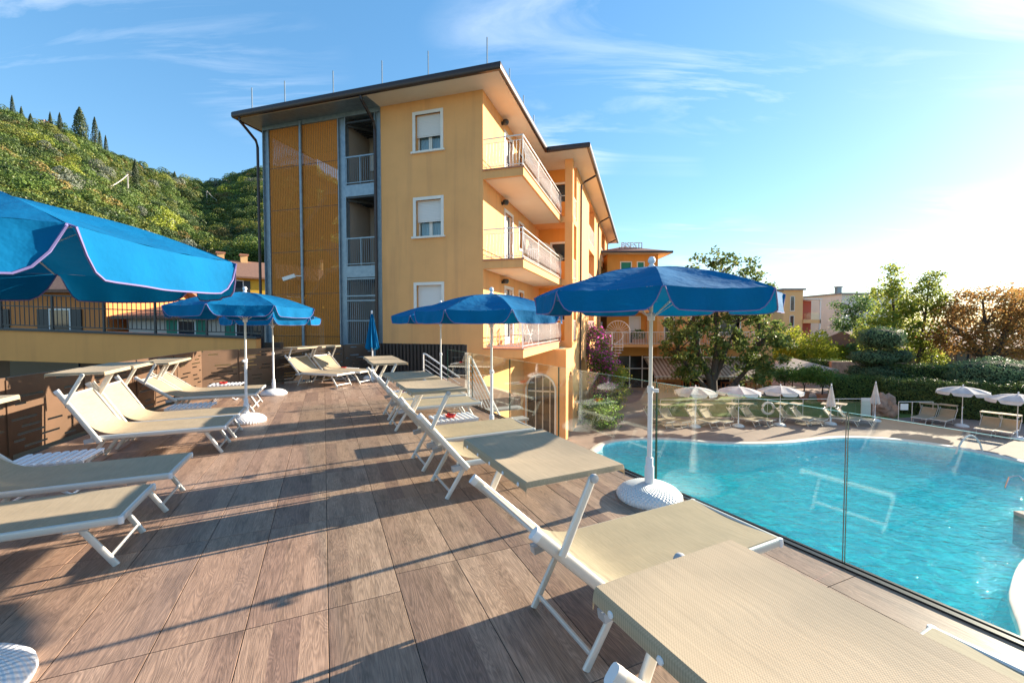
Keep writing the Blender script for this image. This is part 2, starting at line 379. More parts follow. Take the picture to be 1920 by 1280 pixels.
# coping: a rounded white rim
mb = MB(); n = len(POOL)
prof = [(0,-.16),(0,.03),(.03,.05),(.30,.05),(.33,.03),(.34,-.05)]
rings = []
for d, z in prof: rings.append([(p.x, p.y, ZG+z) for p in offset_loop(POOL, d*SG)])
v = [q for r_ in rings for q in r_]; f = []
for a in range(len(prof)-1):
    for i in range(n): f.append((a*n+i, a*n+(i+1) % n, (a+1)*n+(i+1) % n, (a+1)*n+i))
mb.add(v, f, True); tag(mb.build('pool_coping', M['coping']), kind='structure')
# basin
def mosaic():
    m, t = newmat('pool_mosaic'); out = N(t, 'ShaderNodeOutputMaterial'); tcn = N(t, 'ShaderNodeTexCoord')
    vo = N(t, 'ShaderNodeTexVoronoi', {'Vector': tcn.outputs['Object'], 'Scale': 7.0}); wnz = N(t, 'ShaderNodeTexNoise', {'Vector': tcn.outputs['Object'], 'Scale': 1.7, 'Detail': 6})
    sx = N(t, 'ShaderNodeSeparateColor', {0: vo.outputs['Color']})
    av = N(t, 'ShaderNodeMath', {0: sx.outputs[0], 1: wnz.outputs[0]}, operation='ADD')
    rp = N(t, 'ShaderNodeValToRGB', {0: N(t, 'ShaderNodeMath', {0: av.outputs[0], 1: .55}, operation='MULTIPLY').outputs[0]}); e = rp.color_ramp.elements
    e[0].position = .1; e[0].color = (.02,.62,.72,1); e[1].position = .85; e[1].color = (.50,.98,.97,1)
    p = N(t, 'ShaderNodeBsdfPrincipled', {'Base Color': rp.outputs[0], 'Roughness': .3}); t.links.new(p.outputs[0], out.inputs[0]); return m
M['mosaic'] = mosaic()
ZB = ZG-.95
mb = MB(); ring_mesh(POOL, offset_loop(POOL, -.25*SG), ZG+.0, mb, ZB)
mb.add([(p.x, p.y, ZB) for p in offset_loop(POOL, -.25*SG)], [tuple(range(n))])
basin = mb.build('pool_basin', M['mosaic']); tag(basin, kind='structure')
# water: gridded surface with real ripples
def water_mat():
    m, t = newmat('pool_water'); out = N(t, 'ShaderNodeOutputMaterial'); tcn = N(t, 'ShaderNodeTexCoord')
    mp_ = N(t, 'ShaderNodeMapping', {0: tcn.outputs['Object'], 'Rotation': (0,0,R(25)), 'Scale': (1.0,2.1,1)})
    a = N(t, 'ShaderNodeTexNoise', {'Vector': mp_.outputs[0], 'Scale': 1.9, 'Detail': 3, 'Distortion': 1.1}); b = N(t, 'ShaderNodeTexNoise', {'Vector': tcn.outputs['Object'], 'Scale': 9, 'Detail': 2, 'Distortion': .6})
    h = N(t, 'ShaderNodeMath', {0: a.outputs[0], 1: N(t, 'ShaderNodeMath', {0: b.outputs[0], 1: .22}, operation='MULTIPLY').outputs[0]}, operation='ADD')
    bp = N(t, 'ShaderNodeBump', {'Height': h.outputs[0], 'Strength': 1.0, 'Distance': .075})
    ge = N(t, 'ShaderNodeNewGeometry'); io_ = N(t, 'ShaderNodeMix', {0: ge.outputs['Backfacing'], 2: 1.33, 3: 1/1.33}); fr = N(t, 'ShaderNodeFresnel', {'IOR': io_.outputs[0], 'Normal': bp.outputs[0]})
    tr = N(t, 'ShaderNodeBsdfTransparent', {0: (.23,.93,.97,1)}); rf = N(t, 'ShaderNodeBsdfRefraction', {0: (.23,.93,.97,1), 'IOR': 1.33, 'Roughness': 0, 'Normal': bp.outputs[0]})
    gl = N(t, 'ShaderNodeBsdfGlossy', {'Roughness': .02, 'Normal': bp.outputs[0]})
    m1 = N(t, 'ShaderNodeMixShader', {0: .42, 1: tr.outputs[0], 2: rf.outputs[0]}); m2 = N(t, 'ShaderNodeMixShader', {0: fr.outputs[0], 1: m1.outputs[0], 2: gl.outputs[0]})
    t.links.new(m2.outputs[0], out.inputs[0]); return m
M['water'] = water_mat()
from mathutils import noise as mn
def inpoly(x, y, lp):
    c = False; j = len(lp)-1
    for i in range(len(lp)):
        a, b = lp[i], lp[j]
        if (a.y > y) != (b.y > y) and x < (b.x-a.x)*(y-a.y)/(b.y-a.y)+a.x: c = not c
        j = i
    return c
wl = offset_loop(POOL, .22*SG); st_ = .11; nx_, ny_ = int(17.6/st_), int(14.2/st_); wv_ = []; wf_ = []; idx = {}
def wave(x, y):
    d = Vector((x*1.25+y*.5, y*1.5-x*.25, 0)); return .022*mn.noise(d*.9)+.016*mn.noise(d*2.3+Vector((7,3,0)))+.008*mn.noise(d*5.1)
for i in range(nx_):
    for j in range(ny_):
        x = 2.7+i*st_; y = 6.3+j*st_
        if not inpoly(x+st_/2, y+st_/2, wl): continue
        q = []
        for a, b in ((i,j),(i+1,j),(i+1,j+1),(i,j+1)):
            if (a,b) not in idx: idx[(a,b)] = len(wv_); X_, Y_ = 2.7+a*st_, 6.3+b*st_; wv_.append((X_, Y_, ZG-.075+wave(X_, Y_)))
            q.append(idx[(a,b)])
        wf_.append(tuple(q))
mb = MB(); mb.add(wv_, wf_, True); wo_ = mb.build('pool_water', M['water']); tag(wo_, kind='structure')
if wo_.data.polygons[0].normal.z < 0: wo_.data.flip_normals()
wo_.cycles.is_caustics_caster = True; basin.cycles.is_caustics_receiver = True; sun.cycles.is_caustics_light = True
# lawn
lw = smooth_loop([(8.6,25.2),(12,24.7),(18,24.4),(23.2,24.6),(24.6,27.5),(23,30.5),(18,31.5),(12,31.2),(9.2,28.5)], 4)
mb = MB(); k = len(lw)
mb.add([(p.x, p.y, ZG+.05) for p in lw]+[(p.x, p.y, ZG-.02) for p in lw], [tuple(range(k))]+[(i, (i+1) % k, k+(i+1) % k, k+i) for i in range(k)])
tag(mb.build('lawn', M['lawn']), kind='structure')

# ================= MAIN HOTEL BUILDING =================
def wall_holes(mb, x0, x1, z0, z1, y0, y1, holes, axis='y'):
    xs = sorted({x0, x1, *[h[0] for h in holes], *[h[1] for h in holes]}); zs = sorted({z0, z1, *[h[2] for h in holes], *[h[3] for h in holes]})
    for i in range(len(xs)-1):
        if xs[i] < x0 or xs[i+1] > x1: continue
        run = None
        for j in range(len(zs)-1):
            cx, cz = (xs[i]+xs[i+1])/2, (zs[j]+zs[j+1])/2
            solid = z0 <= cz <= z1 and not any(h[0] < cx < h[1] and h[2] < cz < h[3] for h in holes)
            if solid: run = [run[0] if run else zs[j], zs[j+1]]
            if run and (not solid or j == len(zs)-2):
                if axis == 'y': mb.box(xs[i], xs[i+1], y0, y1, run[0], run[1])
                else: mb.box(y0, y1, xs[i], xs[i+1], run[0], run[1])
                run = None
    return mb
H = empty('hotel_building', (-1.0, 14.9, 0), R(-17.0))
tag(H, 'four storey ochre hotel block with orange mesh stair tower and white balconies', 'building')
FL = [.77, 3.83, 6.90]       # storey floors
ZS = 9.62                    # soffit
wins = [(-2.60, -1.60, z0, z1) for z0, z1 in ((7.80, 9.10), (4.76, 6.06), (1.70, 3.00))]
wall_holes(MB(), -4.05, 0, ZG, ZS-.001, 0, .35, wins).build('front_wall', M['ochre'], H)
def window(parent, x0, x1, z0, z1, drop, y=0.0):
    """white surround, roller shutter lowered by drop, two sashes and a sill, facing -y"""
    w = MB(); t = .11
    w.box(x0-t, x0, y-.03, y+.05, z0, z1+t).box(x1, x1+t, y-.03, y+.05, z0, z1+t).box(x0, x1, y-.03, y+.05, z1, z1+t)
    fr = w.build('window', M['whiteframe'], parent)
    MB().box(x0-t-.05, x1+t+.05, y-.09, y+.02, z0-.07, z0-.002).build('sill', M['whiteframe'], fr)
    sh = MB(); n = int(drop/.055); 
    for k in range(n): sh.box(x0+.01, x1-.01, y+.10, y+.115, z1-.055*(k+1)+.006, z1-.055*k)
    sh.box(x0+.01, x1-.01, y+.118, y+.13, z1-drop, z1); sh.box(x0+.01, x1-.01, y+.095, y+.12, z1-drop-.03, z1-drop)
    sh.build('roller_shutter', M['shutter'], fr)
    xm = (x0+x1)/2; zt = z1-drop
    if zt > z0+.15:
        for a, b in ((x0, xm), (xm, x1)):
            s_ = MB(); q = .06
            s_.box(a+.005, a+q, y+.18, y+.23, z0, z1).box(b-q, b-.005, y+.18, y+.23, z0, z1).box(a+q, b-q, y+.18, y+.23, z0, z0+q)
            s_.build('sash', M['whiteframe'], fr)
            MB().box(a+q, b-q, y+.20, y+.21, z0+q, z1).build('pane', M['glass'], fr)
        cu = MB(); m_ = 24; vs = []
        for k in range(m_+1):
            xx = x0+(x1-x0)*k/m_; yy = y+.29+.025*math.sin(k*2.3); vs += [(xx, yy, z0), (xx, yy, z1)]
        cu.add(vs, [(2*k, 2*k+2, 2*k+3, 2*k+1) for k in range(m_)], True); cu.build('curtain', M['curtain'], fr)
    MB().box(x0-.05, x1+.05, y+.36, y+.38, z0-.05, z1+.05).build('room_backing', M['darkvoid'], fr)
    return fr
window(H, *wins[0], .74); window(H, *wins[1], .74); window(H, *wins[2], .80)
# side wall (facing the pool): doors and small windows behind the balconies
sh = []
for z in FL: sh += [(2.45, 3.45, z, z+2.25), (4.5, 5.2, z+1.15, z+2.25)]
wall_holes(MB(), .352, 8.3, ZG, ZS-.001, -.35, 0, sh, 'x').build('side_wall', M['ochre'], H)
for z in FL:
    d = MB(); d.box(-.04, .03, 2.33, 2.45, z, z+2.37).box(-.04, .03, 3.45, 3.57, z, z+2.37).box(-.04, .03, 2.45, 3.45, z+2.25, z+2.37)
    dd = d.build('balcony_door', M['whiteframe'], H)
    MB().box(-.14, -.12, 2.45, 3.45, z+.02, z+2.25).build('pane', M['pane'], dd)
    m_ = MB(); m_.box(-.12, -.07, 2.92, 2.98, z, z+2.25).box(-.12, -.07, 2.45, 2.52, z, z+2.25).box(-.12, -.07, 3.38, 3.45, z, z+2.25).box(-.12, -.07, 2.52, 3.38, z+.0, z+.3)
    m_.build('door_frame', M['white'], dd)
    MB().box(-.10, -.09, 2.53, 2.9, z+1.3, z+2.2).build('roller_shutter', M['shutter'], dd)
    d = MB(); d.box(-.04, .025, 4.40, 4.5, z+1.05, z+2.35).box(-.04, .025, 5.2, 5.3, z+1.05, z+2.35).box(-.04, .025, 4.5, 5.2, z+2.25, z+2.35).box(-.04, .04, 4.5, 5.2, z+1.05, z+1.15)
    dw = d.build('side_window', M['whiteframe'], H); MB().box(-.14, -.12, 4.5, 5.2, z+1.15, z+2.25).build('pane', M['pane'], dw)
    # wall lamp
    lp = MB(); lp.box(.0, .05, 2.0, 2.12, z+2.42, z+2.52); lp.lathe([(.0,-.1),(.09,-.08),(.13,0),(.11,.08),(0,.1)], 12, (.16, 2.06, z+2.5)); lp.build('wall_lamp', M['darksteel'], H)
# rest of the body
mb = MB(); mb.box(-4.05, -.352, 11.65, 12, ZG, ZS-.001).box(-4.05, -3.7, 2.0, 11.65, ZG, ZS-.001); mb.build('rear_wall', M['ochre'], H)
# ---- balconies
BXO = 1.45; BYE = 7.0
def baluster(mb, p, hgt, bulge):
    """bellied bar leaning out along the vector bulge"""
    pts = []
    for k in range(8):
        t = k/7; s_ = math.sin(math.pi*min(1, t*1.25))*(1 if t < .8 else 0); s_ = math.sin(t*math.pi*2)*.5+math.sin(t*math.pi)*.5
        pts.append((p[0]+bulge[0]*s_, p[1]+bulge[1]*s_, p[2]+hgt*t))
    mb.tube(pts, .0085, 4)
for bi, z in enumerate(FL):
    thick = .33
    sl = MB(); sl.box(.001, BXO, -.02, BYE, z-thick, z-.05); b = sl.build('balcony', M['ochre'], H)
    if bi == 2: b['label'] = 'top floor balcony'
    MB().box(.06, BXO-.08, .08, BYE-.05, z-thick-.006, z-thick-.002).build('balcony_underside', M['soffit'], b)
    MB().box(.001, BXO+.04, -.06, BYE, z-.048, z-.005).build('tile_edge', M['terracotta'], b)
    rl = MB(); X = BXO-.03; zt = z+1.02
    rl.tube([(.02, .0, zt), (X, .0, zt), (X, BYE-.02, zt)], .022, 6); rl.tube([(.02, .0, z+.86), (X, .0, z+.86), (X, BYE-.02, z+.86)], .012, 5)
    rl.tube([(.02, .0, z+.07), (X, .0, z+.07), (X, BYE-.02, z+.07)], .014, 5)
    for yy in (0, 2.3, 4.6, BYE-.02): rl.tube([(X, yy, z-.1), (X, yy, zt)], .018, 6)
    rl.build('railing_frame', M['railwhite'], b)
    bs = MB()
    for k in range(1, 12): baluster(bs, (X*k/12+.02, 0, z+.07), .79, (0, -.07))
    for k in range(1, 56): baluster(bs, (X, BYE*k/56, z+.07), .79, (.07, 0))
    bs.build('balusters', M['railwhite'], b)
    # partition with a rounded top between neighbours
    pts = [(0.01, z+.02), (1.25, z+.02), (1.25, z+1.05)]+[(1.25-1.0*(1-math.cos(a))*.9, z+1.05+.75*math.sin(a)) for a in [R(15*k) for k in range(1, 7)]]+[(0.01, z+1.8)]
    MB().prism_axis(pts, 6.62, 6.72, 'y').build('partition', M['soffit'], b)
# ---- second, projecting part
S2 = empty
fh = [(.72, 1.62, z+1.05, z+1.95) for z in FL]
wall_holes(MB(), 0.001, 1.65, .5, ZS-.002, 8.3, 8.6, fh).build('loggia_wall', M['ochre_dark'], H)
for z in FL:
    f_ = MB(); f_.box(.62, .72, 8.26, 8.34, z+.95, z+2.05).box(1.62, 1.649, 8.26, 8.34, z+.95, z+2.05).box(.72, 1.62, 8.26, 8.34, z+1.95, z+2.05); ff = f_.build('loggia_window', M['whiteframe'], H)
    MB().box(.72, 1.62, 8.4, 8.42, z+1.05, z+1.95).build('pane', M['pane'], ff)
    lf = MB(); lf.box(.001, 2.0, BYE+.001, 8.299, z-.33, z-.04); lb = lf.build('loggia_floor', M['ochre'], H)
    r_ = MB(); zt = z+1.0; r_.tube([(1.45, 7.1, zt), (1.65, 7.1, zt)], .018, 5).tube([(1.97, 7.42, zt), (1.97, 8.3, zt)], .018, 5).tube([(1.97, 7.42, z+.08), (1.97, 8.3, z+.08)], .012, 5)
    for k in range(9): r_.tube([(1.97, 7.44+.1*k, z), (1.97, 7.44+.1*k, zt)], .009, 4)
    r_.build('loggia_railing', M['railwhite'], lb)
MB().box(1.62, 2.0, 7.0, 7.4, .5, ZS-.002).build('corner_pillar', M['ochre'], H)
# long side facade
Y2 = 29.0
bays = [(13.6, 16.8), (22.0, 25.5)]
gh = [(y0, y1, z, z+2.55) for y0, y1 in bays for z in FL]
ga = [(9.6, 12.6, ZG, -.35), (14.2, 17.0, ZG, -.35), (19.5, 22.5, ZG, -.35)]
wall_holes(MB(), 8.3, Y2, ZG, ZS-.002, 1.65, 2.0, gh+ga, 'x').build('long_facade', M['ochre'], H)
for (y0, y1) in bays:
    for z in FL:
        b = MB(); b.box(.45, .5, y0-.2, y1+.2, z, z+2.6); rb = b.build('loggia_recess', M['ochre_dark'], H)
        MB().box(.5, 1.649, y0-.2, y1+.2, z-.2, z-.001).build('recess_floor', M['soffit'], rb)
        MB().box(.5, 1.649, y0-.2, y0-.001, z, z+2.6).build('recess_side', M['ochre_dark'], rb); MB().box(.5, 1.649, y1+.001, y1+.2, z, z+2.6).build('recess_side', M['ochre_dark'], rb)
        MB().box(.52, .56, (y0+y1)/2-.5, (y0+y1)/2+.5, z, z+2.2).build('recess_door', M['door'], rb)
        r_ = MB(); zt = z+1.0; r_.tube([(1.98, y0, zt), (1.98, y1, zt)], .02, 5).tube([(1.98, y0, z+.08), (1.98, y1, z+.08)], .014, 5)
        for k in range(int((y1-y0)/.11)+1): r_.tube([(1.98, y0+.11*k, z), (1.98, y0+.11*k, zt)], .01, 4)
        r_.build('railing', M['railwhite'], rb)
# ground floor arches on the long side
def arch_pieces(mb, u0, u1, zs, zt, a0, a1, axis):
    c = (u0+u1)/2; rx = (u1-u0)/2; rz = zt-zs
    for sgn in (-1, 1):
        pts = [(c+sgn*rx, zt+.0), (c+sgn*rx, zs)]+[(c+sgn*rx*math.cos(a), zs+rz*math.sin(a)) for a in [R(10*k) for k in range(1, 10)]]
        mb.prism_axis(pts, a0, a1, axis)
a_ = MB()
for y0, y1, z0, z1 in ga: arch_pieces(a_, y0, y1, -1.7, -.352, 1.66, 1.99, 'x')
a_.build('arch_heads', M['ochre'], H)
for y0, y1, z0, z1 in ga: MB().box(1.5, 1.52, y0-.1, y1+.1, ZG, -.3).build('arched_glazing', M['darkvoid'], H)
# ground floor front block under the balconies
gw = MB(); wall_holes(gw, .0015, 2.0, ZG, .43, 5.3, 5.6, [(.12, 1.5, ZG, -.75)]); arch_pieces(gw, .12, 1.5, -1.5, -.752, 5.31, 5.59, 'y')
wall_holes(gw, 5.602, 8.3, ZG, .43, 1.7, 2.0, [(5.95, 7.3, ZG, -.7)], 'x'); arch_pieces(gw, 5.95, 7.3, -1.45, -.702, 1.71, 1.99, 'x')
g_ = gw.build('ground_floor_block', M['ochre'], H)
MB().box(.0, 1.6, 5.75, 5.78, ZG, -.6).build('arched_glazing', M['darkvoid'], g_)
fr = MB()
for xx in (.45, .8, 1.15): fr.box(xx, xx+.05, 5.70, 5.745, ZG, -.75)
fr.box(.12, 1.5, 5.70, 5.745, -1.62, -1.55); fr.build('door_frame', M['whiteframe'], g_)
arc = [(.81+.70*math.cos(R(a)), 5.27, -1.5+.76*math.sin(R(a))) for a in range(0, 181, 12)]
MB().tube([(1.51, 5.27, ZG)]+arc+[(.11, 5.27, ZG)], .045, 6).build('arch_trim', M['whiteframe'], g_)
# ---- roof: eaves, gutters, low hips
rf = MB(); EV = .86
rf.box(-9.95, EV, -EV, 5.95, ZS, ZS+.10); rf.box(-4.3, 2.8, 5.951, 30.0, ZS, ZS+.10)
roof = rf.build('roof', M['soffit'], H)
MB().box(-9.9, -4.06, -.8, 2.9, ZS-.003, ZS-.001).build('steel_soffit', M['galv'], roof)
rt = MB(); zt = ZS+.20
rt.add([(-10.0,-.9,zt),(.9,-.9,zt),(.9,12.3,zt),(-10.0,12.3,zt),(-6.5,5.6,zt+1.1),(-2.2,5.6,zt+1.1)], [(0,1,5,4),(1,2,5),(2,3,4,5),(3,0,4)])
rt.add([(-4.3,6.2,zt),(2.84,6.2,zt),(2.84,30.05,zt),(-4.3,30.05,zt),(-.7,9.8,zt+1.0),(-.7,26.4,zt+1.0)], [(0,1,4),(1,2,5,4),(2,3,5),(3,0,4,5)])
rt.build('tile_covering', M['roof'], roof)
gt = MB()
gt.tube([(-10.02, 3.4, ZS+.10), (-10.02, -.93, ZS+.10), (EV+.07, -.93, ZS+.10), (EV+.07, 5.87, ZS+.10)], .10, 8, h=.125)
gt.tube([(EV+.07, 5.87, ZS+.10), (2.87, 5.87, ZS+.10), (2.87, 30.1, ZS+.10)], .10, 8, h=.125)
gt.build('gutter', M['brown'], roof)
# downpipes with swan necks
for x in (-9.75, -4.22):
    MB().tube([(x+.0, -.93, ZS+.02), (x, -.93, ZS-.12), (x, -.6, ZS-.33), (x, -.2, ZS-.6), (x, -.12, ZS-.85), (x, -.12, ZG)], .055, 8).build('downpipe', M['brown'], H)
for y in (9.3, 18.6, 27.3):
    MB().tube([(2.87, y, ZS+.02), (2.87, y, ZS-.15), (2.3, y, ZS-.42), (2.09, y, ZS-.6), (2.09, y, ZG)], .055, 8).build('downpipe', M['brown'], H)
# rods standing along the eaves
for x, hh in ((-9.35,.95),(-7.75,.95),(-5.55,.95),(-3.5,.95),(-1.7,.95),(.42,1.0)):
    MB().tube([(x, -.7, ZS+.12), (x, -.7, ZS+.22+hh)], .022, 6).build('roof_rod', M['galv'], roof)
for y in (1.1, 3.0, 4.7): MB().tube([(.62, y, ZS+.12), (.62, y, ZS+1.2)], .022, 6).build('roof_rod', M['galv'], roof)
# ---- stair tower
for x0, x1 in ((-9.62,-9.30), (-5.95,-5.60), (-4.32,-4.051)):
    c_ = MB(); c_.box(x0, x1, .06, .09, ZG, ZS-.003).box(x0, x0+.03, -.02, .2, ZG, ZS-.003).box(x1-.03, x1, -.02, .2, ZG, ZS-.003); c_.build('steel_column', M['galv'], H)
MB().tube([(-7.68, -.05, ZG), (-7.68, -.05, ZS-.03)], .055, 10).build('steel_post', M['galv'], H)
MB().box(-9.6, -4.06, -.03, .25, ZS-.16, ZS-.004).build('steel_beam', M['galv'], H)
def mesh_mat():
    m, t = newmat('orange_perforated_metal'); out = N(t, 'ShaderNodeOutputMaterial'); tcn = N(t, 'ShaderNodeTexCoord'); s = N(t, 'ShaderNodeSeparateXYZ', {0: tcn.outputs['Object']})
    def band(sock, f):
        a = N(t, 'ShaderNodeMath', {0: sock, 1: f}, operation='MULTIPLY'); b = N(t, 'ShaderNodeMath', {0: a.outputs[0]}, operation='SINE'); return N(t, 'ShaderNodeMath', {0: b.outputs[0], 1: -.45}, operation='GREATER_THAN').outputs[0]
    h = N(t, 'ShaderNodeMath', {0: band(s.outputs[0], 75), 1: band(s.outputs[2], 140)}, operation='MULTIPLY')
    k = N(t, 'ShaderNodeMath', {0: h.outputs[0], 1: .70}, operation='MULTIPLY')
    p = N(t, 'ShaderNodeBsdfPrincipled', {'Base Color': (.58,.21,.045,1), 'Roughness': .8, 'Specular IOR Level': .1}); tr = N(t, 'ShaderNodeBsdfTransparent')
    ms = N(t, 'ShaderNodeMixShader', {0: k.outputs[0], 1: p.outputs[0], 2: tr.outputs[0]}); t.links.new(ms.outputs[0], out.inputs[0]); return m
M['mesh'] = mesh_mat()
zs = [-.6, 1.1, 2.8, 4.5, 6.2, 7.9, 9.45]
for k in range(6):
    for x0, x1 in ((-9.29,-7.70), (-7.66,-5.96)):
        MB().box(x0+.008, x1-.008, .02, .026, zs[k]+.012, zs[k+1]-.012).build('mesh_panel', M['mesh'], H)
    MB().box(-9.29, -5.96, .03, .05, zs[k]-.012, zs[k]+.012).build('panel_rail', M['brown'], H)
for k in range(6): MB().box(-9.6, -9.594, .2, 3.0, zs[k]+.012, zs[k+1]-.012).build('mesh_panel', M['mesh'], H)
# stair inside: landings and flights
st = MB()
for k, z in enumerate((.77, 2.3, 3.83, 5.36, 6.9, 8.1)):
    if k % 2 == 0: st.box(-6.9, -5.96, .3, 3.0, z-.18, z)
    else: st.box(-9.3, -8.4, .3, 3.0, z-.18, z)
for k in range(5):
    za, zb = (.77, 2.3, 3.83, 5.36, 6.9, 8.1)[k:k+2]; xa, xb = (-6.9, -8.4) if k % 2 == 0 else (-8.4, -6.9)
    y0 = .5 if k % 2 else 1.8
    st.bar((xa, y0+.55, za-.1), (xb, y0+.55, zb-.1), 1.1, .16); 
st.build('tower_stair', M['galv'], H)
MB().box(-5.9, -5.65, .25, 3.0, ZG, ZS-.005).build('tower_side_wall', M['interior'], H)
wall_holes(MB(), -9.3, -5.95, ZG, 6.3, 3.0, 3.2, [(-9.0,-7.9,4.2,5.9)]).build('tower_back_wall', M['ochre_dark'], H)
# open galleries between the columns
MB().box(-5.6, -4.32, 1.5, 1.7, ZG, ZS-.005).build('gallery_back_wall', M['interior'], H)
for i, z in enumerate(FL):
    MB().box(-5.6, -4.32, -.02, 1.5, z-.45, z-.02).build('gallery_floor', M['galv'], H)
    d = MB(); x0 = -5.15; d.box(x0, x0+.1, 1.42, 1.5, z, z+2.15).box(x0+.75, x0+.83, 1.42, 1.5, z, z+2.15).box(x0+.1, x0+.75, 1.42, 1.5, z+2.05, z+2.15)
    gd = d.build('gallery_door', M['whiteframe'], H); MB().box(x0+.1, x0+.75, 1.44, 1.48, z, z+2.05).build('door_leaf', M['door'], gd); MB().box(x0+.64, x0+.68, 1.40, 1.44, z+.95, z+1.12).build('handle', M['darksteel'], gd)
    ce = MB(); zc = (FL[i+1]-.45) if i < 2 else ZS-.35
    for k in range(9): ce.box(-5.6, -4.32, .02+.16*k, .10+.16*k, zc-.06, zc-.002)
    ce.bar((-5.6, .1, zc-.1), (-4.32, 1.3, zc-.1), .08, .08); ce.build('gallery_ceiling', M['darksteel'], H)
    r_ = MB(); zt = z+1.03
    if i > 0:
        r_.bar((-5.6, 0, zt), (-4.32, 0, zt), .05, .05); r_.bar((-5.6, 0, z+.06), (-4.32, 0, z+.06), .03, .03)
        for k in range(3): r_.bar((-5.58+.62*k, 0, z), (-5.58+.62*k, 0, zt), .02, .03)
        for k in range(14): r_.tube([(-5.55+.092*k, 0, z+.06), (-5.55+.092*k, 0, zt)], .006, 4)
        r_.build('gallery_railing', M['galv'], H)
    else:
        for zz in (z+.04, z+.95, z+1.72, z+1.9, z+2.55): r_.bar((-5.6, 0, zz), (-4.32, 0, zz), .04, .05)
        for k in range(15): r_.tube([(-5.56+.088*k, 0, z), (-5.56+.088*k, 0, z+2.55)], .011, 5)
        r_.build('bar_gate', M['galv'], H)
MB().box(-5.5, -5.22, 1.40, 1.46, FL[2]+1.0, FL[2]+1.7).build('notice_board', M['white'], H)
# security camera
sc_ = empty('security_camera', (0,0,0)); sc_.parent = None
pc = Matrix.Translation((-1.0,14.9,0)) @ Matrix.Rotation(R(-17), 4, 'Z')
sc_.matrix_world = pc @ Matrix.Translation((-7.68, -.1, 3.5))
MB().bar((0,0,0), (-.22,-.22,0), .03, .03).build('bracket', M['white'], sc_); MB().bar((-.12,-.2,.0), (-.5,-.42,-.16), .14, .14).build('housing', M['white'], sc_)
tag(sc_, 'white security camera on the steel post of the orange mesh tower', 'camera')

# ================= ON THE DECK =================
def sling_mat():
    m, t = newmat('beige_sling'); out = N(t, 'ShaderNodeOutputMaterial'); tcn = N(t, 'ShaderNodeTexCoord'); s = N(t, 'ShaderNodeSeparateXYZ', {0: tcn.outputs['Object']})
    def stripe(sock, f):
        a = N(t, 'ShaderNodeMath', {0: sock, 1: f}, operation='MULTIPLY'); return N(t, 'ShaderNodeMath', {0: a.outputs[0]}, operation='SINE').outputs[0]
    w_ = N(t, 'ShaderNodeMath', {0: stripe(s.outputs[0], 1000), 1: stripe(s.outputs[1], 1000)}, operation='MULTIPLY')
    mp_ = N(t, 'ShaderNodeMapping', {0: tcn.outputs['Object'], 'Scale': (150, 4, 150)}); no = N(t, 'ShaderNodeTexNoise', {'Vector': mp_.outputs[0], 'Scale': 1, 'Detail': 4})
    n2_ = N(t, 'ShaderNodeTexNoise', {'Vector': tcn.outputs['Object'], 'Scale': 5, 'Detail': 4})
    f1 = N(t, 'ShaderNodeMapRange', {0: no.outputs[0], 1: .3, 2: .7, 3: .88, 4: 1.07}); f2 = N(t, 'ShaderNodeMapRange', {0: n2_.outputs[0], 1: .3, 2: .7, 3: .93, 4: 1.05}); f3 = N(t, 'ShaderNodeMapRange', {0: w_.outputs[0], 1: -1, 2: 1, 3: .84, 4: 1.08})
    k = N(t, 'ShaderNodeMath', {0: f1.outputs[0], 1: f2.outputs[0]}, operation='MULTIPLY'); k = N(t, 'ShaderNodeMath', {0: k.outputs[0], 1: f3.outputs[0]}, operation='MULTIPLY')
    hs = N(t, 'ShaderNodeHueSaturation', {'Value': k.outputs[0], 'Color': (.55,.445,.30,1)})
    bp = N(t, 'ShaderNodeBump', {'Height': k.outputs[0], 'Strength': .35, 'Distance': .002})
    p = N(t, 'ShaderNodeBsdfPrincipled', {'Base Color': hs.outputs[0], 'Roughness': .75, 'Normal': bp.outputs[0]}); tr = N(t, 'ShaderNodeBsdfTranslucent', {'Color': hs.outputs[0]})
    ms = N(t, 'ShaderNodeMixShader', {0: .3, 1: p.outputs[0], 2: tr.outputs[0]}); t.links.new(ms.outputs[0], out.inputs[0]); return m
M['sling'] = sling_mat()
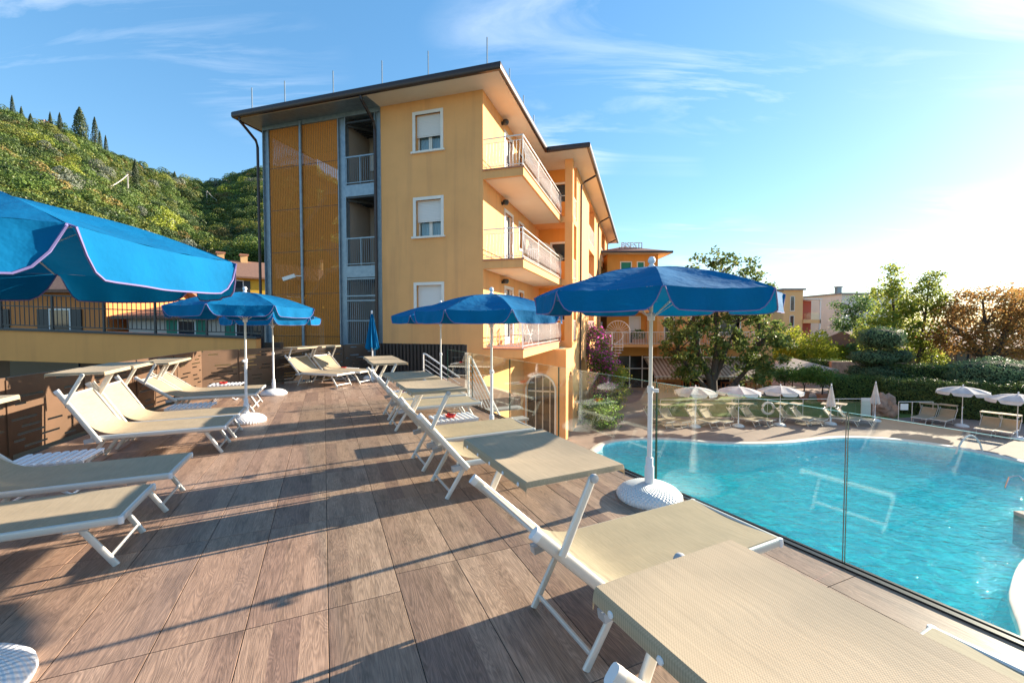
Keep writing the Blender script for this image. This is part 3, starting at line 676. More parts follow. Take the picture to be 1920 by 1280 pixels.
def sheet(mb, prof, y0, y1, ny=6, sag=0.0, th=.004, mi=0, hem=0.0, wr=0.0):
    """cloth following prof [(x,z)...] across y0..y1 with a little sag in the middle"""
    m = len(prof); v = []
    for lay in (0, 1):
        for i, (x, z) in enumerate(prof):
            xa, za = prof[max(i-1, 0)]; xb, zb = prof[min(i+1, m-1)]; L = math.hypot(xb-xa, zb-za) or 1; nx, nz = -(zb-za)/L, (xb-xa)/L
            if nz < 0: nx, nz = -nx, -nz
            for k in range(ny+1):
                u = k/ny; sg = -sag*math.sin(math.pi*u)-lay*th+wr*math.sin(math.pi*u)*math.sin(31*u+9*x)*math.sin(math.pi*i/(m-1))
                if hem and k in (0, ny): v.append((x, y0+(y1-y0)*(0 if k == 0 else 1), z-hem-lay*th*.3)); continue
                if hem: u = (k-1)/(ny-2); se = sag*math.sin(math.pi*u)**1.3*math.sin(math.pi*min(1, max(0, (i-2)/(m-5))))**.7; v.append((x+nx*(-lay*th), y0+.004+(y1-y0-.008)*u, z+nz*(-se-lay*th+wr*math.sin(math.pi*u)*math.sin(27*u+8*x)*math.sin(math.pi*min(1, max(0, (i-2)/(m-5))))))); continue
                v.append((x+nx*sg, y0+(y1-y0)*u, z+nz*sg))
    f = []; W = ny+1; o = m*W
    for i in range(m-1):
        for k in range(ny):
            a = i*W+k; f.append((a, a+1, a+W+1, a+W)); f.append((o+a, o+a+W, o+a+W+1, o+a+1))
    for i in range(m-1):
        f.append((i*W, (i+1)*W, o+(i+1)*W, o+i*W)); f.append((i*W+ny, o+i*W+ny, o+(i+1)*W+ny, (i+1)*W+ny))
    for k in range(ny): f.append((k, o+k, o+k+1, k+1)); f.append(((m-1)*W+k, (m-1)*W+k+1, o+(m-1)*W+k+1, o+(m-1)*W+k))
    return mb.add(v, f, True, mi)
lounger_mesh = {}
def make_lounger(ang, canopy=True, fine=True):
    """parts of a folding aluminium lounger: foot end at x=0, head towards -x; ang = backrest angle"""
    key = (ang, canopy, fine)
    if key in lounger_mesh: return lounger_mesh[key]
    P = []; n = 12 if fine else 6; a = R(ang); hx_, hz = -1.20, .325; W = .305; L = .62
    bx = lambda d: hx_-d*math.cos(a); bz = lambda d: hz+d*math.sin(a)
    def part(name, mb, m): P.append((name, mb.mesh(name, M[m])))
    for s in (-1, 1):
        part('side_rail', MB().tube([(-1.26, s*W, hz), (.0, s*W, hz)], .014, n, h=.027), 'alu')
    part('foot_bar', MB().tube([(-.004, -W-.0, hz+.004), (-.004, W, hz+.004)], .016, n, h=.022), 'alu')
    for s in (-1, 1): part('corner_cap', MB().lathe([(.0,-.026),(.015,-.024),(.018,0),(.015,.024),(0,.026)], 10, (0, s*(W+.004), hz)), 'plastic')
    for nm, xt, xb in (('front_leg', -.24, -.05), ('rear_leg', -1.14, -1.34)):
        mb = MB()
        for s in (-1, 1): mb.tube([(xt, s*(W-.045), hz), (xb, s*(W-.06), .004)], .011, n, h=.02)
        f_ = .18; xc = xb+(xt-xb)*f_; mb.tube([(xc, -(W-.06), .004+(hz-.004)*f_), (xc, W-.06, .004+(hz-.004)*f_)], .009, n, h=.013)
        part(nm, mb, 'alu')
    for s in (-1, 1):
        mb = MB(); mb.bar((-.29, s*(W-.028), hz-.028), (-.17, s*(W-.028), hz-.028), .03, .035); part('leg_bracket', mb, 'greyplastic')
        mb = MB(); mb.lathe([(0,-.018),(.026,-.016),(.026,.016),(0,.018)], 14, (0,0,0)); 
        mb.v = [(x+hx_, s*(W+.02)+z, y+hz) for x, y, z in mb.v]; mb.bar((hx_-.11, s*(W+.01), hz-.03), (hx_-.02, s*(W+.01), hz-.015), .05, .045); part('hinge', mb, 'greyplastic')
        part('back_rail', MB().tube([(hx_+.05*math.cos(a), s*(W+.032), hz-.05*math.sin(a)), (bx(L), s*(W+.032), bz(L))], .0135, n, h=.026, up=(math.sin(a),0,math.cos(a))), 'alu')
        part('end_cap', MB().tube([(bx(L-.01), s*(W+.032), bz(L-.01)), (bx(L+.024), s*(W+.032), bz(L+.024))], [.0155,.013], n, h=.027, up=(math.sin(a),0,math.cos(a))), 'plastic')
    part('back_bar', MB().tube([(bx(.56), -W-.03, bz(.56)), (bx(.56), W+.03, bz(.56))], .012, n), 'alu')
    # sling: flat over the rails, then sweeping up into the backrest
    pr = [(-.015, hz+.03)]+[(-.12*k, hz+.031) for k in range(1, 9)]
    for k in range(1, 9):
        t = k/8; p0 = (-.98, hz+.031); p1 = (hx_-.02, hz+.02); p2 = (bx(.24)+.01, bz(.24)+.012)
        pr.append(((1-t)**2*p0[0]+2*t*(1-t)*p1[0]+t*t*p2[0], (1-t)**2*p0[1]+2*t*(1-t)*p1[1]+t*t*p2[1]))
    pr += [(bx(d)+.01*(1-(d-.24)/.4), bz(d)+.012) for d in (.32, .40, .48, .56)]
    part('sling', sheet(MB(), pr, -W+.004, W-.004, 16 if fine else 4, .012, wr=.003 if fine else 0), 'sling')
    if canopy:
        pd = .48; jx, jz = bx(pd)+.15, bz(pd)+.30; cw = W+.035
        x0, x1 = jx-.30, jx+.17
        for s in (-1, 1):
            part('canopy_arm', MB().tube([(bx(pd), s*(W+.06), bz(pd)), (jx, s*(W+.06), jz)], .010, n, h=.019, up=(1,0,0)), 'alu')
            kn = MB(); kn.lathe([(0,-.012),(.018,-.010),(.02,0),(.018,.010),(0,.012)], 12); kn.v = [(x+jx, s*(W+.07)+z, y+jz) for x, y, z in kn.v]; part('knob', kn, 'greyplastic')
        fr_ = MB(); zc = jz+.012
        for s in (-1, 1): fr_.tube([(x0, s*cw, zc), (x1, s*cw, zc)], .010, n, h=.013)
        fr_.tube([(x0, -cw, zc), (x0, cw, zc)], .010, n).tube([(x1, -cw, zc), (x1, cw, zc)], .010, n); part('canopy_frame', fr_, 'alu')
        cp = [(x0-.013, zc-.022), (x0-.013, zc+.006), (x0-.006, zc+.016)]+[(x0+(x1-x0)*k/8, zc+.0165) for k in range(1, 8)]+[(x1+.006, zc+.016), (x1+.013, zc+.006), (x1+.013, zc-.022)]
        part('canopy', sheet(MB(), cp, -cw-.016, cw+.016, 18 if fine else 6, .015, hem=.022, wr=.0035 if fine else 0), 'sling')
        if fine:
            for k in range(5):
                q = MB().lathe([(.009,0),(.008,.003),(.0,.004)], 8); sn = MB().add([(x0-.014-z, -cw+.05+2*(cw-.05)*k/4+y, zc-.012+x) for x, y, z in q.v], q.f, True)
                part('snap_button', sn, 'plastic')
    lounger_mesh[key] = P; return P
def place_lounger(loc, hd, ang, label, group, canopy=True, fine=True):
    e = empty('sun_lounger', loc, heading(hd)); tag(e, label, 'sun lounger', group)
    for nm, me in make_lounger(ang, canopy, fine): obj(nm, me, e)
    return e
GRP = 'aluminium loungers on the wooden deck'
for fx, fy, hd, an, lb in [
    (1.88, 1.45, 63, 43, 'nearest beige lounger, its sun canopy filling the lower right corner'),
    (1.43, 2.73, 63.5, 43, 'beige lounger in front of the white umbrella base beside the glass'),
    (.50, 4.65, 64, 50, 'beige lounger of the middle right pair, nearer of the two with canopy raised'),
    (.13, 5.38, 64, 52, 'beige lounger of the middle right pair, the one beside the slatted table'),
    (-.63, 7.10, 65, 52, 'beige lounger of the far right pair, nearer one, beyond the red ashtray'),
    (-.95, 7.83, 65, 52, 'farthest beige lounger of the right row, near the stair railing'),
    (-2.68, 3.02, 65, 45, 'front left beige lounger, only its lower half in the picture'),
    (-3.00, 3.83, 66, 45, 'second lounger on the left, in shade, canopy at the picture edge'),
    (-3.66, 5.50, 66, 60, 'sunlit lounger with steep backrest and canopy behind the near left table'),
    (-3.92, 6.16, 66, 60, 'steep backed lounger half shaded, beside the foot of the left umbrella'),
    (-4.74, 7.94, 67, 38, 'low reclined lounger on the left, in front of another low one'),
    (-4.96, 8.45, 67, 38, 'low reclined lounger on the left, closest to the fence corner'),
    (-4.23, 10.82, 110, 45, 'lounger against the dark back fence, the left of two'),
    (-3.88, 11.44, 110, 45, 'lounger against the dark back fence, the right one by the closed umbrella')]:
    place_lounger((fx, fy, 0), hd, an, lb, GRP)

# ---- slatted side tables and ashtrays
table_parts = None
def place_table(x, y, hd, label):
    global table_parts
    if table_parts is None:
        T = []
        for k in range(9): 
            xx = -.27+.0675*k
            T.append(('slat', MB().tube([(xx, -.215, .325), (xx, .215, .325)], .0235, 8, h=.009).mesh('slat', M['plastic'])))
        slat = T[0][1]
        T = [('slat', slat, .0675*k) for k in range(9)]
        for s in (-1, 1): T.append(('rail', MB().tube([(-.29, s*.19, .305), (.29, s*.19, .305)], .012, 8, h=.018).mesh('rail', M['plastic']), 0))
        for sx in (-1, 1):
            mb = MB()
            mb.tube([(sx*.24, -.18, .30), (-sx*.2, -.18, .006)], .013, 6).tube([(sx*.24, .17, .30), (-sx*.2, .17, .006)], .013, 6).tube([(-sx*.2, -.18, .014), (-sx*.2, .17, .014)], .011, 6)
            T.append(('leg_frame', mb.mesh('leg_frame', M['plastic']), 0))
        table_parts = T
    e = empty('side_table', (x, y, 0), heading(hd)); tag(e, label, 'side table', 'white slatted side tables')
    for nm, me, dx_ in table_parts: obj(nm, me, e, (dx_, 0, 0))
    return e
place_table(-4.36, 4.02, 67, 'white slatted side table nearest on the left, bottom left of the fence')
place_table(-5.0, 6.62, 67, 'white slatted side table between the steep and the low left loungers')
place_table(-6.05, 9.0, 67, 'white slatted side table with red ashtray by the bronze fence corner')
place_table(-.80, 5.80, 64, 'white slatted side table with red ashtray between the right row loungers')
place_table(-1.98, 8.0, 64, 'white slatted side table behind the far right loungers')
place_table(-4.75, 12.15, 112, 'white slatted side table by the dark back fence')
ash = MB(); ash.lathe([(.055,0),(.06,.004),(.075,.035),(.072,.036),(.056,.01),(0,.008)], 16)
for k in range(3): t_ = 2*math.pi*k/3; ash.bar((.06*math.cos(t_), .06*math.sin(t_), .037), (.078*math.cos(t_), .078*math.sin(t_), .037), .02, .012)
am = ash.mesh('ashtray', M['red'])
for x, y, lb in ((-6.1, 8.98, 'red plastic ashtray on the table by the fence corner'), (-.84, 5.76, 'red plastic ashtray on the table between right row loungers'), (-2.0, 7.98, 'red plastic ashtray on the table behind the far right loungers'), (-4.8, 12.12, 'red plastic ashtray on the table by the dark back fence')):
    tag(obj('ashtray', am, None, (x, y, .3355)), lb, 'ashtray', 'red ashtrays')

# ---- parasols
def canvas(name, c, tr=.28):
    m, t = newmat(name); out = N(t, 'ShaderNodeOutputMaterial'); tcn = N(t, 'ShaderNodeTexCoord')
    no = N(t, 'ShaderNodeTexNoise', {'Vector': tcn.outputs['Object'], 'Scale': 3, 'Detail': 5}); f = N(t, 'ShaderNodeMapRange', {0: no.outputs[0], 1: .3, 2: .7, 3: .88, 4: 1.1})
    hs = N(t, 'ShaderNodeHueSaturation', {'Value': f.outputs[0], 'Color': rgb(c)})
    nb = N(t, 'ShaderNodeTexNoise', {'Vector': tcn.outputs['Object'], 'Scale': 8, 'Detail': 4}); bp = N(t, 'ShaderNodeBump', {'Height': nb.outputs[0], 'Strength': .5, 'Distance': .03})
    p = N(t, 'ShaderNodeBsdfPrincipled', {'Base Color': hs.outputs[0], 'Roughness': .85, 'Normal': bp.outputs[0], 'Specular IOR Level': .12}); b = N(t, 'ShaderNodeBsdfTranslucent', {'Color': hs.outputs[0]})
    ms = N(t, 'ShaderNodeMixShader', {0: tr, 1: p.outputs[0], 2: b.outputs[0]}); t.links.new(ms.outputs[0], out.inputs[0]); return m
M['blue'] = canvas('blue_canvas', (.0004,.128,.30), .14); M['whitecanvas'] = canvas('white_canvas', (.70,.68,.66), .35)
M['piping'] = mat('lilac_piping', (.16,.135,.32), .8)
M['whitepiping'] = mat('white_piping', (.7,.69,.68), .7)
def base_mat():
    m, t = newmat('woven_white_base'); out = N(t, 'ShaderNodeOutputMaterial'); tcn = N(t, 'ShaderNodeTexCoord'); s = N(t, 'ShaderNodeSeparateXYZ', {0: tcn.outputs['Object']})
    an = N(t, 'ShaderNodeMath', {0: s.outputs[1], 1: s.outputs[0]}, operation='ARCTAN2'); a2 = N(t, 'ShaderNodeMath', {0: an.outputs[0], 1: 44}, operation='MULTIPLY')
    x2 = N(t, 'ShaderNodeVectorMath', {0: N(t, 'ShaderNodeCombineXYZ', {0: s.outputs[0], 1: s.outputs[1]}).outputs[0]}, operation='LENGTH'); r2_ = N(t, 'ShaderNodeMath', {0: x2.outputs['Value'], 1: 200}, operation='MULTIPLY')
    h = N(t, 'ShaderNodeMath', {0: N(t, 'ShaderNodeMath', {0: a2.outputs[0]}, operation='SINE').outputs[0], 1: N(t, 'ShaderNodeMath', {0: r2_.outputs[0]}, operation='SINE').outputs[0]}, operation='MULTIPLY')
    bp = N(t, 'ShaderNodeBump', {'Height': h.outputs[0], 'Strength': .8, 'Distance': .006})
    p = N(t, 'ShaderNodeBsdfPrincipled', {'Base Color': (.74,.75,.77,1), 'Roughness': .45, 'Normal': bp.outputs[0]}); t.links.new(p.outputs[0], out.inputs[0]); return m
M['basew'] = base_mat()
umb_cache = {}
def umbrella_parts(kind, fine=True):
    key = (kind, fine)
    if key in umb_cache: return umb_cache[key]
    P = []; cloth = 'blue' if kind.startswith('blue') else 'whitecanvas'; pipe_m = 'piping' if cloth == 'blue' else 'whitepiping'
    def part(nm, mb, m, sub=None): P.append((nm, mb.mesh(nm, M[m]), sub))
    part('base', MB().lathe([(.285,0),(.295,.02),(.29,.045),(.25,.085),(.19,.115),(.11,.135),(.06,.142)], 40 if fine else 20), 'basew')
    part('collar', MB().lathe([(.042,.135),(.042,.29),(.034,.30),(.034,.37),(.03,.375)], 14), 'plastic')
    part('pole', MB().tube([(0,0,.3), (0,0,1.02)], .0215, 12), 'plastic')
    closed = kind.endswith('closed'); ztop = 2.11
    part('upper_pole', MB().tube([(0,0,.98), (0,0,ztop-.02)], .0165, 12), 'alu')
    kb = MB(); kb.lathe([(.028,-.03),(.028,.03)], 10, (0,0,1.0)); kb.tube([(.02,0,1.0),(.07,0,1.0)], .014, 8); kb.tube([(.07,0,.985),(.07,0,1.015)], .022, 8); part('tilt_knob', kb, 'plastic')
    part('finial', MB().lathe([(.03,ztop-.01),(.03,ztop+.015),(.016,ztop+.03),(.032,ztop+.05),(.034,ztop+.07),(.02,ztop+.095),(0,ztop+.1)], 14), 'plastic')
    if closed:
        mb = MB(); v = []; n = 48; rows = 14; f = []
        for i in range(rows+1):
            t = i/rows; z = ztop-t*1.12; r0 = .03+.19*t**.9+(.015 if i == rows else 0)
            for k in range(n):
                fold = .5+.5*math.cos(8*2*math.pi*k/n+.6*math.sin(t*4)); v.append(((r0*(.55+.45*fold))*math.cos(2*math.pi*k/n), (r0*(.55+.45*fold))*math.sin(2*math.pi*k/n), z+.05*t*math.cos(8*2*math.pi*k/n)))
        for i in range(rows):
            for k in range(n): f.append((i*n+k, i*n+(k+1) % n, (i+1)*n+(k+1) % n, (i+1)*n+k))
        mb.add(v, f, True); part('folded_canopy', mb, cloth)
        umb_cache[key] = P; return P
    RR = 1.06; zr = 1.86; nb = 8
    def ribpt(k, t): a_ = 2*math.pi*k/nb; return Vector((RR*t*math.cos(a_), RR*t*math.sin(a_), zr+(ztop-zr)*(1-t**1.75)))
    nr, ng = (12, 8) if fine else (5, 4)
    for k in range(nb):
        mb = MB(); v = []
        for i in range(nr+1):
            t = max(.02, i/nr); a_ = ribpt(k, t); b_ = ribpt(k+1, t)
            for j in range(ng+1):
                u = j/ng; p = a_.lerp(b_, u); p.z -= .055*math.sin(math.pi*u)*math.sin(math.pi*min(1, t*.9))*t; p.z += .004*math.sin(23*u+5*k+9*t); v.append(p)
        W = ng+1; mb.add(v, [(i*W+j, i*W+j+1, (i+1)*W+j+1, (i+1)*W+j) for i in range(nr) for j in range(ng)], True); part('canopy_panel', mb, cloth)
        # valance with rounded lower corners, and its piping
        mb = MB(); v = []; edge = []; nv = 22 if fine else 8; A = ribpt(k, 1); Bp = ribpt(k+1, 1); out = ((A+Bp)/2); out.z = 0; out.normalize()
        for j in range(nv+1):
            u = j/nv; e_ = min(u, 1-u); d = .012+.145*math.sin(math.pi/2*min(1, e_/.15))**.8
            top = A.lerp(Bp, u); top.z -= .055*math.sin(math.pi*u)*math.sin(math.pi*.9)+.0
            for q in range(4):
                s_ = q/3; p = top+out*(.02*s_+.010*s_*math.sin(u*19+k*2.1))+Vector((0,0,-d*s_)); v.append(p)
            edge.append(v[-1])
        mb.add(v, [(j*4+q, j*4+q+1, j*4+q+5, j*4+q+4) for j in range(nv) for q in range(3)], True); part('valance', mb, cloth)
        part('piping', MB().tube([A-Vector((0,0,.004))]+edge+[Bp-Vector((0,0,.004))], .0042 if fine else .007, 5), pipe_m, 'valance')
        part('rib', MB().tube([ribpt(k, t)-Vector((0,0,.012)) for t in (.02,.25,.5,.75,.985)], .0045, 4), 'alu')
        part('strut', MB().tube([(.02*math.cos(2*math.pi*k/nb), .02*math.sin(2*math.pi*k/nb), 1.66), ribpt(k, .5)-Vector((0,0,.02))], .004, 4), 'alu')
    part('hub', MB().lathe([(.03,1.63),(.034,1.64),(.034,1.69),(.03,1.70)], 12), 'plastic')
    umb_cache[key] = P; return P
def place_umbrella(x, y, z, kind, label, group, rz=0, fine=True, tilt=(0,0), s=1.0):
    e = empty('beach_umbrella', (x, y, z), 0); e.rotation_euler = (tilt[0], tilt[1], rz); e.scale = (s,)*3; tag(e, label, 'umbrella', group); last = {}
    for nm, me, sub in umbrella_parts(kind, fine):
        o = obj(nm, me, last[sub] if sub else e)
        if not sub: last[nm] = o
    return e
UG = 'blue beach umbrellas on the deck'
place_umbrella(1.266, 3.888, 0, 'blue_open', 'open blue umbrella beside the glass, white woven base in full view', UG, R(-59))
place_umbrella(-.28, 5.82, 0, 'blue_open', 'open blue umbrella in front of the hotel wall, its pole beside the lower balcony', UG, R(-74), s=.95)
place_umbrella(-1.53, 9.15, 0, 'blue_open', 'open blue umbrella farther back, partly behind another, below the ground floor window', UG, R(-70), s=.95)
place_umbrella(-4.36, 6.95, 0, 'blue_open', 'open blue umbrella behind the left loungers with a slightly leaning pole', UG, R(-83), tilt=(0, R(-1.2)))
place_umbrella(-5.42, 9.66, 0, 'blue_open', 'open blue umbrella at the back left near the fence corner', UG, R(-60), s=.93)
place_umbrella(-2.42, 1.72, 0, 'blue_open', 'large looking blue umbrella cut by the left edge of the picture', UG, R(25), s=1.03)
place_umbrella(-4.05, 12.35, 0, 'blue_closed', 'folded blue umbrella in front of the dark fence', UG, R(10), s=.90)

# ---- bronze fence of slotted panels
F = empty('slotted_fence', (-6.3, 8.0, 0)); tag(F, 'bronze metal fence of panels cut with irregular horizontal slots', 'fence')
def fence_panel(p0, p1, seed, m, hgt=.97):
    rnd = random.Random(seed); p0 = Vector((p0[0], p0[1], 0)); p1 = Vector((p1[0], p1[1], 0)); L = (p1-p0).length; mb = MB()
    z = .04; ins = .02
    while z < hgt-.05:
        hr = rnd.uniform(.045, .075); mb.box(ins, L-ins, -.004, .004, z, min(z+hr, hgt)); z += hr
        if z > hgt-.06: break
        hs_ = .026; x = ins; cuts = []
        q = rnd.uniform(.03, .3)
        while q < L-.15:
            ln = rnd.uniform(.12, .5); 
            if rnd.random() < .75: cuts.append((q, min(q+ln, L-.06)))
            q += ln+rnd.uniform(.08, .5)
        for a_, b_ in cuts: mb.box(x, a_, -.004, .004, z, z+hs_); x = b_
        mb.box(x, L-ins, -.004, .004, z, z+hs_); z += hs_
    if z < hgt: mb.box(ins, L-ins, -.004, .004, z, hgt)
    # folded edges
    mb.box(ins, L-ins, .004, .03, hgt-.004, hgt); mb.box(ins-.004, ins, -.004, .03, .04, hgt); mb.box(L-ins, L-ins+.004, -.004, .03, .04, hgt)
    # weld coincident seams so the sheet reads as one piece
    o = mb.build('panel', m, F); o.location = p0-Vector((-6.3, 8.0, 0)); o.rotation_euler = (0, 0, math.atan2((p1-p0).y, (p1-p0).x)); return o
def fence_run(pts, step, seed, m):
    for a_, b_ in zip(pts[:-1], pts[1:]):
        a_ = Vector(a_); b_ = Vector(b_); n = max(1, round((b_-a_).length/step))
        for k in range(n):
            q0 = a_.lerp(b_, k/n); q1 = a_.lerp(b_, (k+1)/n); fence_panel(q0, q1, seed+k*7+int(q0.x*31), m)
            ps = MB().box(-.025, .025, -.02, .06, 0, .94).mesh('post', m); po = obj('post', ps, F, (q0.x+6.3, q0.y-8.0, 0), math.atan2((b_-a_).y, (b_-a_).x)+R(90)-R(90))
M['fence_dark'] = mat('dark_bronze_fence', (.055,.04,.032), .4, metal=.35)
fence_run([(-4.75, 1.0), (-5.93, 4.98), (-7.24, 9.93)], 1.25, 3, M['fence'])
fence_run([(-7.24, 9.95), (-6.32, 11.25)], .85, 11, M['fence'])
fence_run([(-6.31, 11.27), (-4.48, 13.78)], 1.1, 23, M['fence_dark'])
# ---- dark corrugated screen
S = empty('corrugated_screen', (-4.3, 13.75, 0), math.atan2(-.83, 2.89)); tag(S, 'dark brown corrugated metal screen in front of the hotel wall', 'screen')
rb = MB(); pts = [(.055*math.cos(R(t))+0, -.05*math.sin(R(t))) for t in range(0, 181, 30)]
vv = [(x, y, z) for z in (-.3, .98) for x, y in pts]; rb.add(vv, [(i, i+1, 7+i+1, 7+i) for i in range(6)]+[tuple(range(7, 14))], True); rme = rb.mesh('rib', M['corr'])
for k in range(24): obj('rib', rme, S, (.06+.125*k, 0, 0))
MB().box(0, 3.05, .002, .02, -.3, .97).build('backing_sheet', M['corr'], S)

# ---- glass balustrade
GB = empty('glass_balustrade', (G0.x, G0.y, 0), math.atan2(GD.y, GD.x)); tag(GB, 'frameless clear glass balustrade along the pool side of the deck', 'balustrade')
ss = [-4.05, -2.45, -.80, .785, 2.41, 4.13, 5.55, 7.15, 8.6]
for a_, b_ in zip(ss[:-1], ss[1:]):
    mb = MB(); mb.box(a_+.006, b_-.006, -.008, .008, -.06, 1.02)
    mb.mi = [1, 1, 0, 2, 0, 2]
    mb.build('glass_panel', [M['glass'], M['glassedge'], M['glassside']], GB)
MB().box(-5.5, 8.62, -.035, -.012, -.05, .012).box(-5.5, 8.62, .012, .05, -.16, .012).build('base_channel', M['rubber'], GB)

# ---- stair down to the pool with white tube railings
ST = empty('outdoor_stair', (gpt(7.6).x, gpt(7.6).y, 0), math.atan2(-GD.y, -GD.x)); tag(ST, 'steel stair running down beside the glass, with thin white tube railings', 'stair')
# local +x runs back towards the camera along the glass; +y points away from the deck
for k in range(20): MB().box(.26*k, .26*k+.28, .14, 1.25, -.19*k-.23, -.19*k-.19).build('tread', M['concrete'], ST)
MB().box(-4.4, 0, .12, 1.35, -.23, -.004).build('landing', M['wood'], ST)
sl = .19/.26
def rail_set(pts, name, posts):
    r_ = MB(); P_ = [Vector(p) for p in pts]; r_.tube(P_, .021, 8)
    for d in (.16,.29,.42,.55,.68,.81): r_.tube([p-Vector((0,0,d)) for p in P_], .009, 5)
    for q, z0 in posts: r_.tube([(q[0], q[1], z0), q], .018, 6)
    r_.build(name, M['railwhite'], ST)
def rp(x, y): return (x, y, .92-sl*max(0, x))
rail_set([rp(-.12,.16), rp(.02,.16), rp(1.6,.16), rp(4.9,.16)], 'near_handrail', [(rp(-.12,.16),-.02), (rp(1.0,.16),-.75), (rp(2.4,.16),-1.8), (rp(4.9,.16),-3.7)])
rail_set([(-3.25,.1,.78),(-3.0,.1,.78),(-2.2,.75,.2)], 'far_handrail', [((-3.25,.1,.78),0)])
rail_set([(6.6,.3,-2.75),(6.05,.3,-2.35),(5.75,.9,-2.35)], 'lower_handrail', [((6.05,.3,-2.35),-3.8),((5.75,.9,-2.35),-3.8),((6.6,.3,-2.75),-3.8)])

# ================= FOLIAGE TOOLS =================
def np_mesh(name, V_, F_, m, smooth=False):
    me = bpy.data.meshes.new(name); nv = len(V_); nf = len(F_); k = F_.shape[1]
    me.vertices.add(nv); me.vertices.foreach_set('co', V_.astype(np.float32).ravel())
    me.loops.add(nf*k); me.loops.foreach_set('vertex_index', F_.astype(np.int32).ravel())
    me.polygons.add(nf); me.polygons.foreach_set('loop_start', np.arange(0, nf*k, k, dtype=np.int32))
    me.materials.append(m); me.update(calc_edges=True); me.validate(); return me
def leaf_mesh(name, pts, size, m, aspect=.55, nrm=None, jit=1.0):
    n = len(pts); d = rng.normal(size=(n, 3)); d /= np.linalg.norm(d, axis=1, keepdims=True)+1e-9
    u = rng.normal(size=(n, 3))
    if nrm is not None: u = nrm+u*.45*jit
    else: u[:, 2] += .5
    u /= np.linalg.norm(u, axis=1, keepdims=True)+1e-9
    a = d-(d*u).sum(1, keepdims=True)*u; a /= np.linalg.norm(a, axis=1, keepdims=True)+1e-9; b = np.cross(u, a)
    s = (size*rng.uniform(.65, 1.25, n))[:, None]
    V_ = np.stack([pts-a*s*.5, pts+b*s*aspect*.5+u*s*.06, pts+a*s*.5-u*s*.08, pts-b*s*aspect*.5+u*s*.06], 1).reshape(-1, 3)
    return np_mesh(name, V_, np.arange(4*n).reshape(n, 4), m)
def in_ellipsoid(n, c, r, shell=.35):
    d = rng.normal(size=(n, 3)); d /= np.linalg.norm(d, axis=1, keepdims=True); t = rng.uniform(shell**3, 1, n)**(1/3)
    return np.array(c)+d*t[:, None]*np.array(r), d
def tree(name, label, cat, base, trunk, crowns, nclus, per, crad, leaf, lm, group=None, limbs=14, lr=.05, aspect=.55, bark='bark', extra=None):
    """trunk: list of stems, each a list of (x,y,z,r) relative to base; crowns: ellipsoids (cx,cy,cz,rx,ry,rz,weight)"""
    e = empty(name, base); tag(e, label, cat, group)
    tot = sum(c[6] for c in crowns); cl = []
    for c in crowns: cl.append(in_ellipsoid(max(1, int(nclus*c[6]/tot)), c[:3], c[3:6])[0])
    cl = np.concatenate(cl)
    tb = MB(); joints = []
    for st_ in trunk: tb.tube([p[:3] for p in st_], [p[3] for p in st_], 8); joints += [Vector(p[:3]) for p in st_[1:]]
    tb.build('trunk', M[bark], e)
    pick = rng.choice(len(cl), min(limbs, len(cl)), replace=False)
    lb = MB()
    for i in pick:
        q = Vector(cl[i]); below = [j for j in joints if j.z < q.z+.3] or joints; j = min(below, key=lambda p: (p-q).length); mid = j.lerp(q, .5)+Vector((rng.normal()*.12, rng.normal()*.12, .15*(q-j).length))
        L = (q-j).length; lb.tube([j, mid, q], [lr*min(1.2, .4+L*.25), lr*.55, lr*.2], 5)
    if limbs: lb.build('limbs', M[bark], e)
    pts = np.repeat(cl, per, axis=0)+rng.normal(size=(len(cl)*per, 3))*crad*np.array([1, 1, .7])
    obj('crown', leaf_mesh('crown', pts, leaf, lm, aspect), e)
    if extra: 
        nm, frac, m2, sz = extra; k = rng.choice(len(pts), int(len(pts)*frac), replace=False); obj(nm, leaf_mesh(nm, pts[k]*1.02, sz, m2, .8), e)
    return e
def box_foliage(name, label, cat, c, size, rz, n, leaf, lm, group=None, round_=.25, core='hedgecore'):
    """clipped hedge: a dark rough core wrapped in small leaves"""
    e = empty(name, c, rz); tag(e, label, cat, group); sx, sy, sz = size
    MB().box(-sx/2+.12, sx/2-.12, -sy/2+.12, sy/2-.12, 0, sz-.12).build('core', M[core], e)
    A = [sy*sz, sy*sz, sx*sz, sx*sz, sx*sy]; A = np.array(A)/sum(A); pts = []; nr = []
    for k, (ax, sg) in enumerate(((0,-1),(0,1),(1,-1),(1,1),(2,1))):
        m = int(n*A[k]); p = rng.uniform(-.5, .5, (m, 3))*np.array(size); p[:, 2] += sz/2; q = np.zeros((m, 3)); q[:, ax] = sg
        if ax < 2: p[:, ax] = sg*size[ax]/2
        else: p[:, 2] = sz
        p += rng.normal(size=(m, 3))*.06; p += q*(.05*np.sin(p[:, [0]]*3.1+p[:, [2]]*4)+.04*np.sin(p[:, [1]]*5.3)); pts.append(p); nr.append(q)
    obj('leaves', leaf_mesh('leaves', np.concatenate(pts), leaf, lm, .6, np.concatenate(nr)), e); return e
